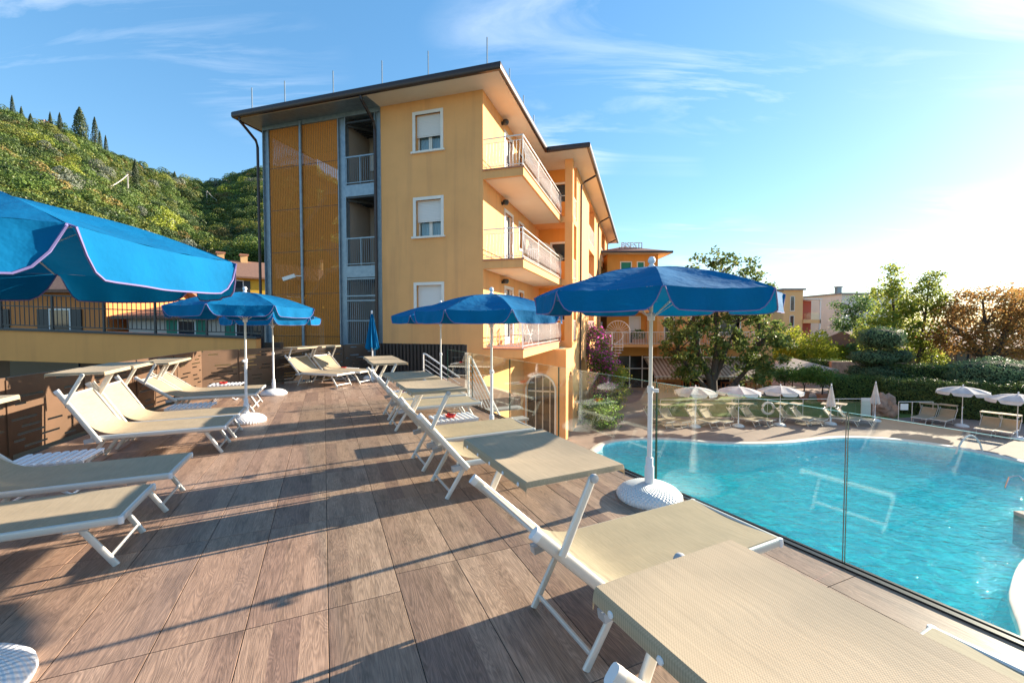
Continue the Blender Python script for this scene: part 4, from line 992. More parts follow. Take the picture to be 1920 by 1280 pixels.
def pad_tree(name, label, base, pads, n, leaf, lm, stems):
    e = empty(name, base); tag(e, label, 'tree')
    tb = MB()
    for st_ in stems: tb.tube([p[:3] for p in st_], [p[3] for p in st_], 8)
    tb.build('trunk', M['bark'], e)
    for c in pads:
        m = int(n*c[3]*c[4]); p, d = in_ellipsoid(m, c[:3], c[3:6], .82); lump = 1+.10*np.sin(d[:, [0]]*7+c[0])*np.sin(d[:, [1]]*6)+.07*np.sin(d[:, [2]]*9+d[:, [0]]*5); p = np.array(c[:3])+(p-np.array(c[:3]))*lump
        o = obj('foliage_pad', leaf_mesh('foliage_pad', p, leaf, lm, .4, d), e)
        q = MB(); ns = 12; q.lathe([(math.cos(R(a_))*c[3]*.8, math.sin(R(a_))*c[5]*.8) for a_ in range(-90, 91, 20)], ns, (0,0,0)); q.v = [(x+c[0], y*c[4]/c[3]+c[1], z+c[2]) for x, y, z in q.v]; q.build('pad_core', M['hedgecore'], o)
    return e
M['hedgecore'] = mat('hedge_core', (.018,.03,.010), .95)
M['lf_mag'] = leafmat('magnolia_leaf', (0.051,0.102,0.026), (0.189,0.217,0.058), 0.44999999999999996, .6)
M['lf_yg'] = leafmat('yellow_green_leaf', (0.367,0.451,0.041), (0.600,0.600,0.067), 0.6)
M['lf_tall'] = leafmat('light_green_leaf', (0.164,0.254,0.045), (0.435,0.453,0.081), 0.62)
M['lf_dark'] = leafmat('dark_green_leaf', (0.066,0.142,0.047), (0.170,0.246,0.075), 0.5)
M['lf_aut'] = leafmat('autumn_leaf', (.42,.18,.05), (.42,.30,.10), 0.6)
M['lf_con'] = leafmat('conifer_needle', (0.065,0.131,0.065), (0.164,0.240,0.108), 0.3)
M['lf_hedge'] = leafmat('hedge_leaf', (0.065,0.131,0.035), (0.197,0.261,0.065), 0.4)
M['lf_green'] = leafmat('fresh_leaf', (0.072,0.160,0.029), (0.203,0.290,0.058), 0.5)
M['bloss'] = leafmat('magenta_blossom', (.72,.07,.42), (.78,.2,.62), 0.55)
M['ybloss'] = leafmat('yellow_blossom', (.60,.38,.03), (.62,.46,.08), .4)

# ================= POOL SIDE =================
SGRP = 'loungers along the pool'
k = 0
for px, py, hd, lb in [
    (1258,803,152,'poolside lounger leftmost of the row behind the glass'), (1287,803,152,'poolside lounger just left of the leftmost white umbrella base'),
    (1342,803,150,'poolside lounger between the first and second white umbrella, left one'), (1368,803,150,'poolside lounger just left of the second white umbrella base'),
    (1423,800,148,'poolside lounger between the second and third white umbrella, left one'), (1449,800,148,'poolside lounger below the lifebuoy, left of the third white umbrella'),
    (1521,799,142,'poolside lounger right of the third white umbrella, left of its pair'), (1548,799,142,'poolside lounger left of the first folded white umbrella'),
    (1612,799,135,'poolside lounger between the two folded white umbrellas, left of its pair'), (1639,799,135,'poolside lounger beside the right folded white umbrella'),
    (1722,795,240,'poolside lounger facing left before the hedge, left of its pair'), (1758,799,240,'poolside lounger facing left under the open white umbrella'),
    (1843,818,238,'poolside lounger at the far right, left of its pair'), (1880,823,238,'poolside lounger at the far right edge of the picture')]:
    q = gp(px, py, ZG); place_lounger((q.x, q.y, ZG), hd, 50, lb, SGRP, True, False)
WG = 'white umbrellas round the pool'
for px, py, kd, lb, rz in [
    (1303,800,'white_open','open white poolside umbrella, leftmost of the three in a row',10), (1384,799,'white_open','open white poolside umbrella, middle of the three in a row',30), (1462,797,'white_open','open white poolside umbrella, rightmost of the three in a row',15),
    (1557,795,'white_closed','folded white umbrella left of the big rock',0), (1640,789,'white_closed','folded white umbrella in front of the big rock',0),
    (1803,799,'white_open','open white umbrella in front of the hedge on the right',20), (1906,822,'white_open','open white umbrella cut by the right edge of the picture',5)]:
    q = gp(px, py, ZG); place_umbrella(q.x, q.y, ZG, kd, lb, WG, R(rz), False, s=1.0)
# glass pool fence along the lawn
PF = empty('pool_fence', (8.4, 24.0, ZG)); tag(PF, 'low glass and tube fence between the pool loungers and the lawn', 'fence')
for i in range(7):
    x = 2.05*i; MB().tube([(x, .05*i, 0), (x, .05*i, 1.12)], .016, 6).build('post', M['railwhite'], PF)
    if i < 6: MB().box(x+.08, x+1.97, .05*i+.0, .05*i+.01, .1, 1.0).build('glass_panel', M['glass'], PF)
MB().tube([(0,0,1.12), (12.3,.3,1.12)], .016, 6).build('top_rail', M['railwhite'], PF)
q = at(1440, 765, 23.9)
lbu = MB(); lbu.tube([(q.x+.32*math.cos(R(a)), q.y, q.z+.32*math.sin(R(a))) for a in range(0, 360, 20)], .07, 8, closed=True); tag(lbu.build('lifebuoy', M['white']), 'white ring lifebuoy hanging on the pool fence', 'lifebuoy')
# railing before the hedge
RL = empty('steel_railing', (gp(1684,790,ZG).x, gp(1684,790,ZG).y, ZG), 0); tag(RL, 'short pale steel railing in front of the hedge', 'railing')
for x in (0, .75, 1.9): MB().tube([(x,0,0),(x,0,1.1)], .02, 6).build('post', M['alu'], RL)
MB().tube([(0,0,1.1),(1.9,0,1.1)], .02, 6).build('top_rail', M['alu'], RL)
MB().box(.08, .5, -.04, -.01, .65, 1.0).build('plate', M['white'], RL)
SB = empty('notice_board', gp(1623,783,ZG), 0); tag(SB, 'plain white upright board beside the folded umbrella', 'sign')
MB().box(-.27,.27,-.02,.02,.1,1.15).build('board', M['white'], SB); MB().box(-.25,-.2,.02,.06,0,1.1).box(.2,.25,.02,.06,0,1.1).build('legs', M['alu'], SB)
# rock
bm = bmesh.new(); bmesh.ops.create_icosphere(bm, subdivisions=4, radius=1)
for v_ in bm.verts:
    p = v_.co.copy(); f_ = 1+.35*mn.noise(p*1.6)+.18*mn.noise(p*4)+.07*mn.noise(p*9); v_.co = Vector((p.x*.85*f_, p.y*.6*f_, p.z*.8*f_+.5))
me = bpy.data.meshes.new('rock'); bm.to_mesh(me); bm.free(); M['rock'] = mat('pinkish_rock', (.42,.27,.19), .9, c2=(.24,.15,.11), scale=3, bump=.8, bscale=8, detail=8); me.materials.append(M['rock'])
q = gp(1670,784,ZG); tag(obj('rock', me, None, (q.x, q.y+.6, ZG)), 'big rugged pinkish rock in front of the clipped hedge', 'rock')
# pool ladder rails, step
def arch_rail(a, b, h, name, label):
    a = Vector(a); b = Vector(b); pts = []
    for k in range(11):
        t = k/10; p = a.lerp(b, t); p.z += h*math.sin(math.pi*min(1, t*1.0))**.7; pts.append(p)
    o = MB().tube(pts, .035, 8).build(name, M['railwhite']); tag(o, label, 'handrail')
a = gp(1792,852,-3.9); b = gp(1842,846,ZG)
arch_rail(a, b, .75, 'pool_handrail', 'curved white pool handrail at the far right pool edge')
a = gp(1884,915,-3.9); b = gp(1965,930,-3.9)
M['chrome'] = mat('chrome', (.6,.62,.64), .12, metal=1.0)
o = MB().tube([(a.x,a.y,-3.95),(a.x+.2,a.y+.05,-3.55),(a.x+.5,a.y+.05,-3.5),(b.x,b.y,-4.1)], .035, 8).build('pool_handrail', M['chrome']); tag(o, 'bent chrome handrail rising from the water at the right edge', 'handrail')
q = gp(1935,962,-3.7); o = MB().box(q.x-.1, q.x+1.6, q.y-.25, q.y+.35, ZB+.004, -3.78).build('pool_pedestal', M['concrete']); tag(o, 'grey stone block standing in the pool at the right edge', 'pedestal')

# ---- planting round the pool
q = (14.4, 30.5, ZG)
tree('magnolia_tree', 'many stemmed magnolia with dark leaves in front of the hotel wing', 'tree', q,
     [[(0,0,0,.32),(-.2,0,1.4,.22),(-.9,.2,3.2,.17),(-1.3,.1,5.2,.12),(-1.5,.2,7,.06)], [(0.1,0,0,.3),(.1,.1,1.6,.24),(.3,0,3.8,.2),(.2,.1,6.4,.14),(.5,0,9,.06)], [(.2,0,.2,.24),(1.4,-.1,1.0,.18),(2.5,.1,2.1,.14),(3.2,0,3.8,.1),(3.4,.2,6,.05)], [(.2,.1,1.4,.2),(1.0,.2,3.5,.15),(1.6,-.3,5.5,.1),(2.0,0,7.6,.05)], [(-.1,0,.4,.2),(-1.5,.2,2.0,.12),(-2.6,0,3.4,.07)]],
     [(.4,0,8.0,2.6,2.3,2.9,2.2), (-2.2,0,4.6,2.0,2.0,2.2,1.2), (3.3,0,4.0,2.0,2.0,2.4,1.5), (.4,.2,4.5,3.0,2.2,2.6,1.4), (2.6,0,7.4,1.7,1.6,1.9,1.0), (3.0,-.2,1.9,1.5,1.4,1.1,.5), (-1.6,0,2.2,1.2,1.2,.9,.4)], 310, 34, .21, .30, M['lf_mag'], limbs=120, lr=.06)
q = at(1495,700,43); tree('small_tree', 'bright yellow green tree in front of the apartment block', 'tree', (q.x,q.y,ZG), [[(0,0,0,.2),(.1,0,1.3,.16),(-.8,0,2.6,.08)],[(.1,0,1.2,.14),(1.0,.1,2.8,.07)]],
     [(0,0,3.4,3.2,2.4,1.7,2),(1.6,0,2.6,1.9,1.6,1.2,1),(-1.8,0,2.6,1.6,1.6,1.2,1)], 150, 40, .32, .28, M['lf_yg'], limbs=14)
q = at(1672,715,38); tree('tall_tree', 'tall light green tree with pointed top left of the autumn tree', 'tree', (q.x,q.y,ZG), [[(0,0,0,.2),(.1,0,3,.15),(0,0,6,.1),(-.3,0,9.5,.04)],[(0,0,1.5,.12),(-1.0,.2,5,.06)]],
     [(-.2,0,4.6,2.3,2,2.4,2),(-.3,0,7.2,1.7,1.5,2.2,1.5),(-.35,0,9.2,.7,.7,1.6,.5),(-2.0,0,4.4,1.4,1.3,1.6,.8)], 170, 40, .3, .26, M['lf_tall'], limbs=22, lr=.04)
q = at(1728,715,37); tree('tall_tree', 'tall light green tree with dark trunk close beside the autumn tree', 'tree', (q.x,q.y,ZG), [[(-.6,0,0,.2),(-.3,0,2.5,.16),(.1,0,6,.1),(.4,0,9.2,.04)],[(-.2,0,2.5,.1),(1.0,0,6,.05)]],
     [(.1,0,5.0,1.7,1.6,2.4,1.6),(.3,0,7.8,1.2,1.2,1.7,1),(.5,0,9.2,.6,.6,1.0,.3),(.6,0,2.2,1.6,1.4,1.4,1)], 130, 40, .28, .25, M['lf_tall'], limbs=22, lr=.04)
q = at(1598,700,45); tree('pine_tree', 'darker green spreading tree in front of the white building', 'tree', (q.x,q.y,ZG), [[(1.2,0,0,.22),(.8,0,3,.17),(0,0,5.6,.1),(-.6,0,7.4,.05)]],
     [(0,0,7.4,2.0,1.6,1.1,1.2),(-.8,0,5.6,1.3,1.3,1.0,1),(1.8,0,5.0,1.6,1.5,1.6,1),(.9,0,3.2,1.3,1.3,1.0,.6)], 110, 42, .3, .24, M['lf_dark'], limbs=18, lr=.05)
q = at(1850,720,35); tree('autumn_tree', 'broad tree with orange brown autumn leaves on the right', 'tree', (q.x,q.y,ZG), [[(0,0,0,.4),(.1,0,2.0,.34),(-1.6,0,4.2,.2),(-3.4,0,5.4,.08)],[(.1,0,1.9,.3),(1.3,0,4.4,.2),(2.2,.3,7,.08)],[(0,0,2.2,.22),(-.3,0,5.2,.14),(-.6,0,7.4,.06)]],
     [(-.2,0,6.6,3.4,2.8,1.9,2.2),(-2.8,0,5.0,2.0,2.0,1.9,1.3),(2.8,0,5.8,2.6,2.4,2.4,1.8),(-1.0,0,4.0,2.6,2.2,1.2,1),(2.4,0,3.4,2.2,2,1.1,.8)], 280, 38, .32, .24, M['lf_aut'], limbs=50, lr=.07)
q = at(1990,700,40); tree('autumn_tree', 'second orange brown tree at the right edge behind the broad one', 'tree', (q.x,q.y,ZG), [[(0,0,0,.4),(0,0,4,.25),(0,0,7.5,.08)]], [(0,0,7,4,3.4,2.6,2),(-1.5,0,5,3,3,2,1)], 170, 40, .36, .28, M['lf_aut'], limbs=20, lr=.07)
q = gp(1665,752,ZG); pad_tree('cloud_pruned_conifer', 'dark conifer clipped into stacked rounded pads behind the rock', (q.x, q.y+.8, ZG), [(.1,0,4.35,1.55,1.3,.85),(-.55,0,3.0,1.5,1.3,.55),(1.15,0,3.1,1.1,1.1,.5),(-.2,.1,1.95,1.9,1.5,.6),(.9,0,1.1,1.7,1.4,.7),(-1.1,0,1.15,1.3,1.2,.6)], 1500, .15, M['lf_con'], [[(0,0,0,.2),(.1,0,2,.16),(0,0,4.2,.08)],[(0,0,1.8,.1),(1.1,0,3,.05)]])
q = gp(1880,775,ZG); pad_tree('clipped_shrub', 'broad dark green shrub clipped to a low dome on the right', (q.x+.2, q.y+.6, ZG), [(0,0,2.2,2.5,2.1,1.15),(-.6,0,1.3,2.3,1.9,.6),(1.2,0,1.2,2.0,1.8,.6)], 1400, .14, M['lf_con'], [[(0,0,0,.2),(0,0,2,.12)]])
HG = 'clipped hedges round the garden'
box_foliage('hedge', 'clipped dark hedge right behind the rock, running to the right edge', 'hedge', (26.6, 24.3, ZG), (8.6, 1.3, 2.0), R(-28), 26000, .11, M['lf_hedge'], HG)
box_foliage('hedge', 'clipped hedge block left of the cloud pruned conifer', 'hedge', (24.5, 29.6, ZG), (3.6, 1.3, 1.75), R(-18), 9000, .12, M['lf_hedge'], HG)
box_foliage('hedge', 'higher clipped hedge between the conifer and the dome shaped shrub', 'hedge', (29.5, 29.5, ZG), (6.0, 1.2, 2.5), R(-12), 12000, .12, M['lf_hedge'], HG)
q = gp(1530,715,ZG); box_foliage('hedge', 'dark square hedge in the distance left of the stone pier', 'hedge', (q.x, q.y, ZG), (3.0, 1.2, 2.0), 0, 6000, .16, M['lf_hedge'], HG)
q = gp(1570,715,ZG); box_foliage('hedge', 'dark square hedge in the distance right of the stone pier', 'hedge', (q.x, q.y, ZG), (2.0, 1.2, 1.9), 0, 4500, .16, M['lf_hedge'], HG)
for px, py, s_, lb in ((1507,750,1.0,'potted citrus tree in a terracotta pot, left of two'), (1541,754,1.05,'potted citrus tree in a terracotta pot, nearest the folded umbrella'), (1470,742,.9,'potted citrus tree in a terracotta pot under the magnolia edge')):
    q = gp(px, py, ZG); e = tree('potted_tree', lb, 'potted plant', (q.x, q.y, ZG), [[(0,0,.4,.05),(.03,0,1.0,.04),(-.2,0,1.5,.02)],[(0,0,.9,.03),(.25,0,1.5,.015)]], [(0,0,1.75*s_,.95*s_,.9*s_,.6*s_,1)], 60, 30, .17, .14, M['lf_green'], 'potted trees by the path', limbs=10, lr=.02)
    MB().lathe([(.24,0),(.33,.5),(.37,.5),(.37,.58),(.32,.58),(.30,.45),(0,.45)], 18).build('pot', M['terracotta'], e)
q = at(1555,710,48); tree('round_bush', 'yellow green round bush far behind the beige parasols', 'shrub', (q.x,q.y,ZG), [[(0,0,0,.1),(0,0,1,.06)]], [(0,0,1.9,2.0,1.5,1.2,1)], 60, 60, .3, .26, M['lf_yg'], limbs=4)
# bougainvillea against the hotel
q = Vector((5.15, 26.8, ZG)); tree('bougainvillea', 'climbing bougainvillea with magenta blossoms at the hotel corner', 'shrub', q, [[(0,0,0,.08),(.1,0,2,.06),(-.1,.1,4,.03)],[(.1,0,0,.06),(.6,0,3,.03)]],
     [(0,0,3.8,.85,.8,1.5,1.5),(.5,0,2.0,.95,.9,1.6,1.5),(.9,0,3.0,.5,.5,.7,.5)], 95, 60, .22, .15, M['lf_green'], limbs=14, lr=.03, extra=('blossoms', .38, M['bloss'], .14))
q = Vector((6.6, 26.6, ZG)); tree('flowering_shrub', 'shrub with yellow blossoms beside the bougainvillea', 'shrub', q, [[(0,0,0,.06),(0,0,1.6,.03)]], [(0,0,2.2,.5,.5,.8,1),(-.2,0,.9,.8,.7,.8,1)], 45, 60, .18, .13, M['lf_tall'], limbs=8, lr=.02, extra=('blossoms', .1, M['ybloss'], .12))
q = Vector((4.6, 22.2, ZG)); tree('low_shrub', 'dense green shrub at ground level seen through the glass', 'shrub', q, [[(0,0,0,.06),(0,0,.8,.03)]], [(0,0,.75,1.2,.9,.7,1)], 50, 60, .2, .13, M['lf_green'], limbs=6, lr=.02)

# ================= HOTEL WING =================
WG_ = empty('hotel_wing', (8.0, 36.0, ZG)); tag(WG_, 'ochre hotel wing with green shutters, balconies and brown hipped roof', 'building')
zl = lambda z: z-ZG
hol = [(1.15,1.98,zl(5.55),zl(6.75)), (2.55,3.05,zl(5.55),zl(6.75)), (.55,1.5,zl(3.0),zl(5.0)), (1.95,2.75,zl(0),zl(2.15)), (4.9,5.6,zl(.0),zl(2.1)), (7.1,7.8,zl(.0),zl(2.1)), (9.6,11.2,zl(.6),zl(2.0)), (.9,4.1,0,zl(-1.1)), (6.5,10.5,0,zl(-1.3))]
wall_holes(MB(), 0, 4.25, 0, zl(7.4), 0, .3, [h for h in hol if h[1] < 4.3]).build('tower_wall', M['ochre_dark'], WG_)
MB().box(4.0, 4.25, .3, 9, zl(3.1), zl(7.4)).box(0, .2, .3, 9, 0, zl(7.4)).box(0, 4.25, 8.9, 9.0, 0, zl(7.4)).build('tower_side_wall', M['ochre_dark'], WG_)
wall_holes(MB(), 4.251, 14.0, 0, zl(3.1), 0, .3, [h for h in hol if h[0] > 4.3]).build('wing_wall', M['ochre'], WG_)
MB().box(13.7, 14.0, .3, 8, 0, zl(3.1)).box(4.25, 14.0, .0, 8, zl(3.1), zl(3.35)).build('wing_roof', M['ochre'], WG_)
rf_ = MB(); z0 = zl(7.4); rf_.add([(-.9,-.9,z0+.14),(5.1,-.9,z0+.14),(5.1,10,z0+.14),(-.9,10,z0+.14),(2.1,2.6,z0+1.15),(2.1,6.5,z0+1.15)], [(0,1,4),(1,2,5,4),(2,3,5),(3,0,4,5)]); rr_ = rf_.build('roof', mat('red_brown_tiles', (.17,.075,.06), .8, c2=(.22,.10,.075), scale=6), WG_)
MB().box(-.9,5.1,-.9,10,z0,z0+.05).build('soffit', M['soffit'], rr_); MB().box(-.96,5.16,-.98,-.9,z0+.0,z0+.16).box(5.1,5.18,-.9,10,z0,z0+.16).build('gutter', M['brown'], rr_)
for h in hol[:2]:
    f_ = MB(); f_.box(h[0]-.08,h[0],-.03,.02,h[2],h[3]+.08).box(h[1],h[1]+.08,-.03,.02,h[2],h[3]+.08).box(h[0],h[1],-.03,.02,h[3],h[3]+.08); w_ = f_.build('window', M['whiteframe'], WG_)
    MB().box(h[0],h[1],.02,.05,h[2],h[3]).build('shutter', M['greenshutter'], w_)
for h in hol[2:7]:
    f_ = MB(); t_ = .1; f_.box(h[0]-t_,h[0],-.03,.02,h[2],h[3]+t_).box(h[1],h[1]+t_,-.03,.02,h[2],h[3]+t_).box(h[0],h[1],-.03,.02,h[3],h[3]+t_).box((h[0]+h[1])/2-.03,(h[0]+h[1])/2+.03,.02,.06,h[2],h[3]); w_ = f_.build('window', M['whiteframe'], WG_)
    MB().box(h[0],h[1],.1,.12,h[2],h[3]).build('pane', M['pane'], w_)
MB().box(1.95,2.75,.03,.07,zl(1.0),zl(2.15)).build('roller_shutter', M['shutter'], WG_)
for h in hol[7:]:
    d = MB(); n_ = int((h[1]-h[0])/1.05)
    for k in range(n_+1): x = h[0]+(h[1]-h[0])*k/n_; d.box(x-.04,x+.04,.02,.1,0,h[3])
    d.box(h[0],h[1],.03,.09,1.6,1.68); g_ = d.build('glazed_door', M['whiteframe'], WG_); MB().box(h[0],h[1],.12,.14,0,h[3]).build('pane', M['darkvoid'], g_)
for nm, x0, x1, zb in (('balcony', -.6, 12.5, -.06), ('upper_balcony', -.6, 3.4, 2.75)):
    b = MB().box(x0, x1, -1.5, -.001, zl(zb)-.22, zl(zb)).build(nm, M['ochre'], WG_); r_ = MB(); zt = zl(zb)+1.0
    r_.tube([(x0,-1.45,zt),(x1,-1.45,zt)], .03, 5).tube([(x0,-1.45,zl(zb)+.08),(x1,-1.45,zl(zb)+.08)], .02, 4)
    for k in range(int((x1-x0)/.13)): r_.bar((x0+.13*k,-1.45,zl(zb)), (x0+.13*k,-1.45,zt), .025, .025)
    r_.build('railing', M['railwhite'], b)
for x in (3.3, 8.2): MB().box(x, x+.35, -.3, -.001, zl(.0), zl(3.1)).build('pilaster', M['ochre'], WG_)
e = empty('planter_box', (10.35, 34.85, -.06)); tag(e, 'terracotta planter with green plant on the wing balcony', 'planter'); MB().box(-.5,.5,-.15,.15,0,.4).build('box', M['terracotta'], e); p_, d_ = in_ellipsoid(500, (0,0,.75), (.6,.3,.5)); obj('leaves', leaf_mesh('leaves', p_, .16, M['lf_green']), e)
# rooftop sign
SG_ = empty('rooftop_sign', (9.25, 36.9, 8.12)); tag(SG_, 'row of white letters standing on the roof of the hotel wing', 'sign')
M['letterface'] = mat('white_letter', (.75,.74,.72), .5); x = .1
for ch in 'BISESTI':
    cu = bpy.data.curves.new('letter', 'FONT'); cu.body = ch; cu.size = .68; cu.extrude = .04; cu.resolution_u = 3
    tmp = bpy.data.objects.new('tmp', cu); col.objects.link(tmp); dg = bpy.context.evaluated_depsgraph_get(); me = bpy.data.meshes.new_from_object(tmp.evaluated_get(dg)); wd = max(v_.co.x for v_ in me.vertices)
    bpy.data.objects.remove(tmp); me.materials.clear(); me.materials.append(M['letterface']); me.materials.append(M['darksteel'])
    for p_ in me.polygons: p_.material_index = 0 if p_.normal.z > .5 else 1
    o = obj('letter', me, SG_, (x, 0, 0)); o.rotation_euler = (R(90), 0, 0); x += wd*.86+.03
fr_ = MB(); fr_.bar((0,.12,.02),(x,.12,.02), .03,.03)
for k in range(5): fr_.bar((x*k/4,.12,-.6),(x*k/4,.12,.1), .03,.03)
fr_.build('frame', M['darksteel'], SG_)
# spiral stair
SP = empty('spiral_staircase', (7.75, 33.0, ZG)); tag(SP, 'white spiral staircase rising to the wing balcony', 'staircase')
MB().tube([(0,0,0),(0,0,4.8)], .07, 8).build('pole', M['railwhite'], SP)
tm = MB().prism([(.06,-.05),(.85,-.16),(.85,.16),(.06,.05)], -.02, .02).mesh('tread', M['railwhite']); hp = []
bl = MB()
for k in range(19):
    a_ = R(24*k-60); obj('tread', tm, SP, (0,0,.2*(k+1)), a_); c_ = (.84*math.cos(a_), .84*math.sin(a_)); bl.tube([(c_[0],c_[1],.2*(k+1)),(c_[0],c_[1],.2*(k+1)+.95)], .014, 4); hp.append((c_[0],c_[1],.2*(k+1)+.95))
bl.build('balusters', M['railwhite'], SP); MB().tube(hp, .025, 6).build('handrail', M['railwhite'], SP)
cg = MB()
for k in range(13): a_ = R(15*k); cg.tube([(.25*math.cos(a_)+.4,-.2,4.7+.25*math.sin(a_)),(.95*math.cos(a_)+.4,-.2,4.7+.95*math.sin(a_))], .014, 4)
cg.tube([(.95*math.cos(R(a_))+.4,-.2,4.7+.95*math.sin(R(a_))) for a_ in range(0,181,15)], .02, 5); cg.build('fan_guard', M['railwhite'], SP)
# awnings
def stripes():
    m, t = newmat('striped_awning'); out = N(t, 'ShaderNodeOutputMaterial'); tcn = N(t, 'ShaderNodeTexCoord'); s = N(t, 'ShaderNodeSeparateXYZ', {0: tcn.outputs['Object']})
    a = N(t, 'ShaderNodeMath', {0: s.outputs[0], 1: 20.0}, operation='MULTIPLY'); b = N(t, 'ShaderNodeMath', {0: N(t, 'ShaderNodeMath', {0: a.outputs[0]}, operation='SINE').outputs[0], 1: .1}, operation='GREATER_THAN')
    mi = N(t, 'ShaderNodeMix', {0: b.outputs[0], 6: (.62,.52,.40,1), 7: (.30,.20,.14,1)}, data_type='RGBA'); p = N(t, 'ShaderNodeBsdfPrincipled', {'Base Color': mi.outputs[2], 'Roughness': .85}); tr = N(t, 'ShaderNodeBsdfTranslucent', {'Color': mi.outputs[2]})
    t.links.new(N(t, 'ShaderNodeMixShader', {0: .25, 1: p.outputs[0], 2: tr.outputs[0]}).outputs[0], out.inputs[0]); return m
M['awn'] = stripes()
AW = empty('awning', (11.1, 35.9, ZG)); tag(AW, 'striped brown and cream awning over the restaurant terrace', 'awning')
sh_ = MB(); W_ = 8.6; prof = [(0,2.55),(-.9,2.15),(-1.8,1.75),(-2.8,1.3)]
sh_.add([(x, y, z) for y, z in prof for x in (0, W_)]+[(0,-2.8,1.08),(W_,-2.8,1.08)], [(2*k, 2*k+1, 2*k+3, 2*k+2) for k in range(4)]); sh_.build('canopy', M['awn'], AW)
MB().tube([(0,0,2.6),(W_,0,2.6)], .06, 6).build('roller', M['white'], AW); MB().tube([(0,-2.8,1.3),(W_,-2.8,1.3)], .035, 6).build('front_bar', M['white'], AW)
for x in (.15, 4.3, W_-.15): MB().tube([(x,-2.78,0),(x,-2.78,1.3)], .03, 6).build('post', M['white'], AW)
# beige parasols of the terrace
M['beigecanvas'] = canvas('beige_canvas', (.55,.48,.40), .3)
for px, py, Y, lb in ((1487,671,36,'big beige square parasol right of the magnolia'), (1600,682,42,'big beige square parasol far behind the hedges')):
    q = at(px, py, Y); e = empty('square_parasol', (q.x, q.y, ZG)); tag(e, lb, 'parasol', 'beige square parasols'); zt = q.z-ZG; s_ = 2.2
    cp = MB(); cp.add([(-s_,-s_,zt-.75),(s_,-s_,zt-.75),(s_,s_,zt-.75),(-s_,s_,zt-.75),(0,0,zt),(-s_,-s_,zt-.95),(s_,-s_,zt-.95),(s_,s_,zt-.95),(-s_,s_,zt-.95)], [(0,1,4),(1,2,4),(2,3,4),(3,0,4),(0,5,6,1),(1,6,7,2),(2,7,8,3),(3,8,5,0)]); cp.build('canopy', M['beigecanvas'], e)
    MB().tube([(0,0,0),(0,0,zt-.02)], .05, 8).build('pole', M['bark'], e); MB().box(-.4,.4,-.4,.4,0,.08).build('base', M['concrete'], e)
# restaurant furniture
def dining_set(x, y, i):
    e = empty('dining_table', (x, y, ZG)); tag(e, ('leftmost','second from left','third from left','rightmost')[i]+' small dining table under the striped awning', 'table', 'terrace tables'); MB().box(-.4,.4,-.4,.4,.70,.74).build('top', M['orangewood'], e)
    for sx in (-1, 1):
        for sy in (-1, 1): MB().box(sx*.34-.025, sx*.34+.025, sy*.34-.025, sy*.34+.025, 0, .70).build('leg', M['orangewood'], e)
    for s in (-1, 1):
        c = empty('dining_chair', (x+s*.75, y, ZG), 0 if s < 0 else math.pi); tag(c, 'orange brown chair on the '+('left' if s < 0 else 'right')+' of the '+('leftmost','second','third','rightmost')[i]+' table under the awning', 'chair', 'terrace chairs')
        MB().box(-.2,.2,-.2,.2,.43,.46).build('seat', M['orangewood'], c); MB().box(-.2,-.17,-.2,.2,.5,.88).build('backrest', M['orangewood'], c)
        for sx in (-1, 1):
            for sy in (-1, 1): MB().box(sx*.17-.018, sx*.17+.018, sy*.17-.018, sy*.17+.018, 0, .43 if sx > 0 else .5).build('leg', M['orangewood'], c)
M['orangewood'] = mat('orange_wood', (.42,.15,.05), .6)
for i, (x, y) in enumerate(((12.6,33.8),(15.0,33.6),(17.2,33.9),(19.3,33.4))): dining_set(x, y, i)
# stone pier and lower wall
q = gp(1553,716,ZG); tag(MB().box(q.x-.3,q.x+.3,q.y-.3,q.y+.3,ZG,ZG+2.0).build('stone_pier', M['rock']), 'brown stone pier between two dark square hedges', 'pier')
q = gp(1600,722,ZG); tag(MB().box(q.x-1.2,q.x+2.6,q.y+1,q.y+1.3,ZG,ZG+2.0).build('garden_wall', M['rock']), 'low brown garden wall behind the hedge block', 'wall')
q = Vector((.75, 6.9, 0)); 
# ---- apartment blocks further off
def simple_block(name, label, x0, x1, y0, y1, z1, m, windows, extra=None, roofm='concrete', wm='pane'):
    e = empty(name, ((x0+x1)/2, y0, ZG-.5)); tag(e, label, 'building'); cx = (x0+x1)/2; zb = ZG-.5
    mb = MB(); mb.box(x0-cx, x1-cx, 0, y1-y0, 0, z1-zb); mb.build('wall', m, e); MB().box(x0-cx-.25, x1-cx+.25, -.25, y1-y0+.25, z1-zb+.002, z1-zb+.25).build('roof', M[roofm], e)
    for (a0, a1, b0, b1) in windows:
        w_ = MB(); w_.box(a0-cx-.08, a1-cx+.08, -.06, -.002, b0-zb-.1, b0-zb).box(a0-cx-.08, a0-cx, -.05, -.002, b0-zb, b1-zb).box(a1-cx, a1-cx+.08, -.05, -.002, b0-zb, b1-zb).box(a0-cx, a1-cx, -.05, -.002, b1-zb, b1-zb+.08); wo_ = w_.build('window', M['whiteframe'], e)
        MB().box(a0-cx, a1-cx, -.02, -.004, b0-zb, b1-zb).build('pane', M[wm], wo_)
    return e
def W(px0, px1, py0, py1, Y): a = at(px0, py1, Y); b = at(px1, py0, Y); return (a.x, b.x, a.z, b.z)
M['peach'] = mat('peach_render', (.78,.48,.22), .85, c2=(.74,.45,.2), scale=.4); M['cream'] = mat('cream_render', (.70,.66,.60), .85, c2=(.64,.6,.54), scale=.3); M['redrender'] = mat('red_render', (.42,.10,.07), .85)
a = at(1466,700,60); b = at(1506,544,60)
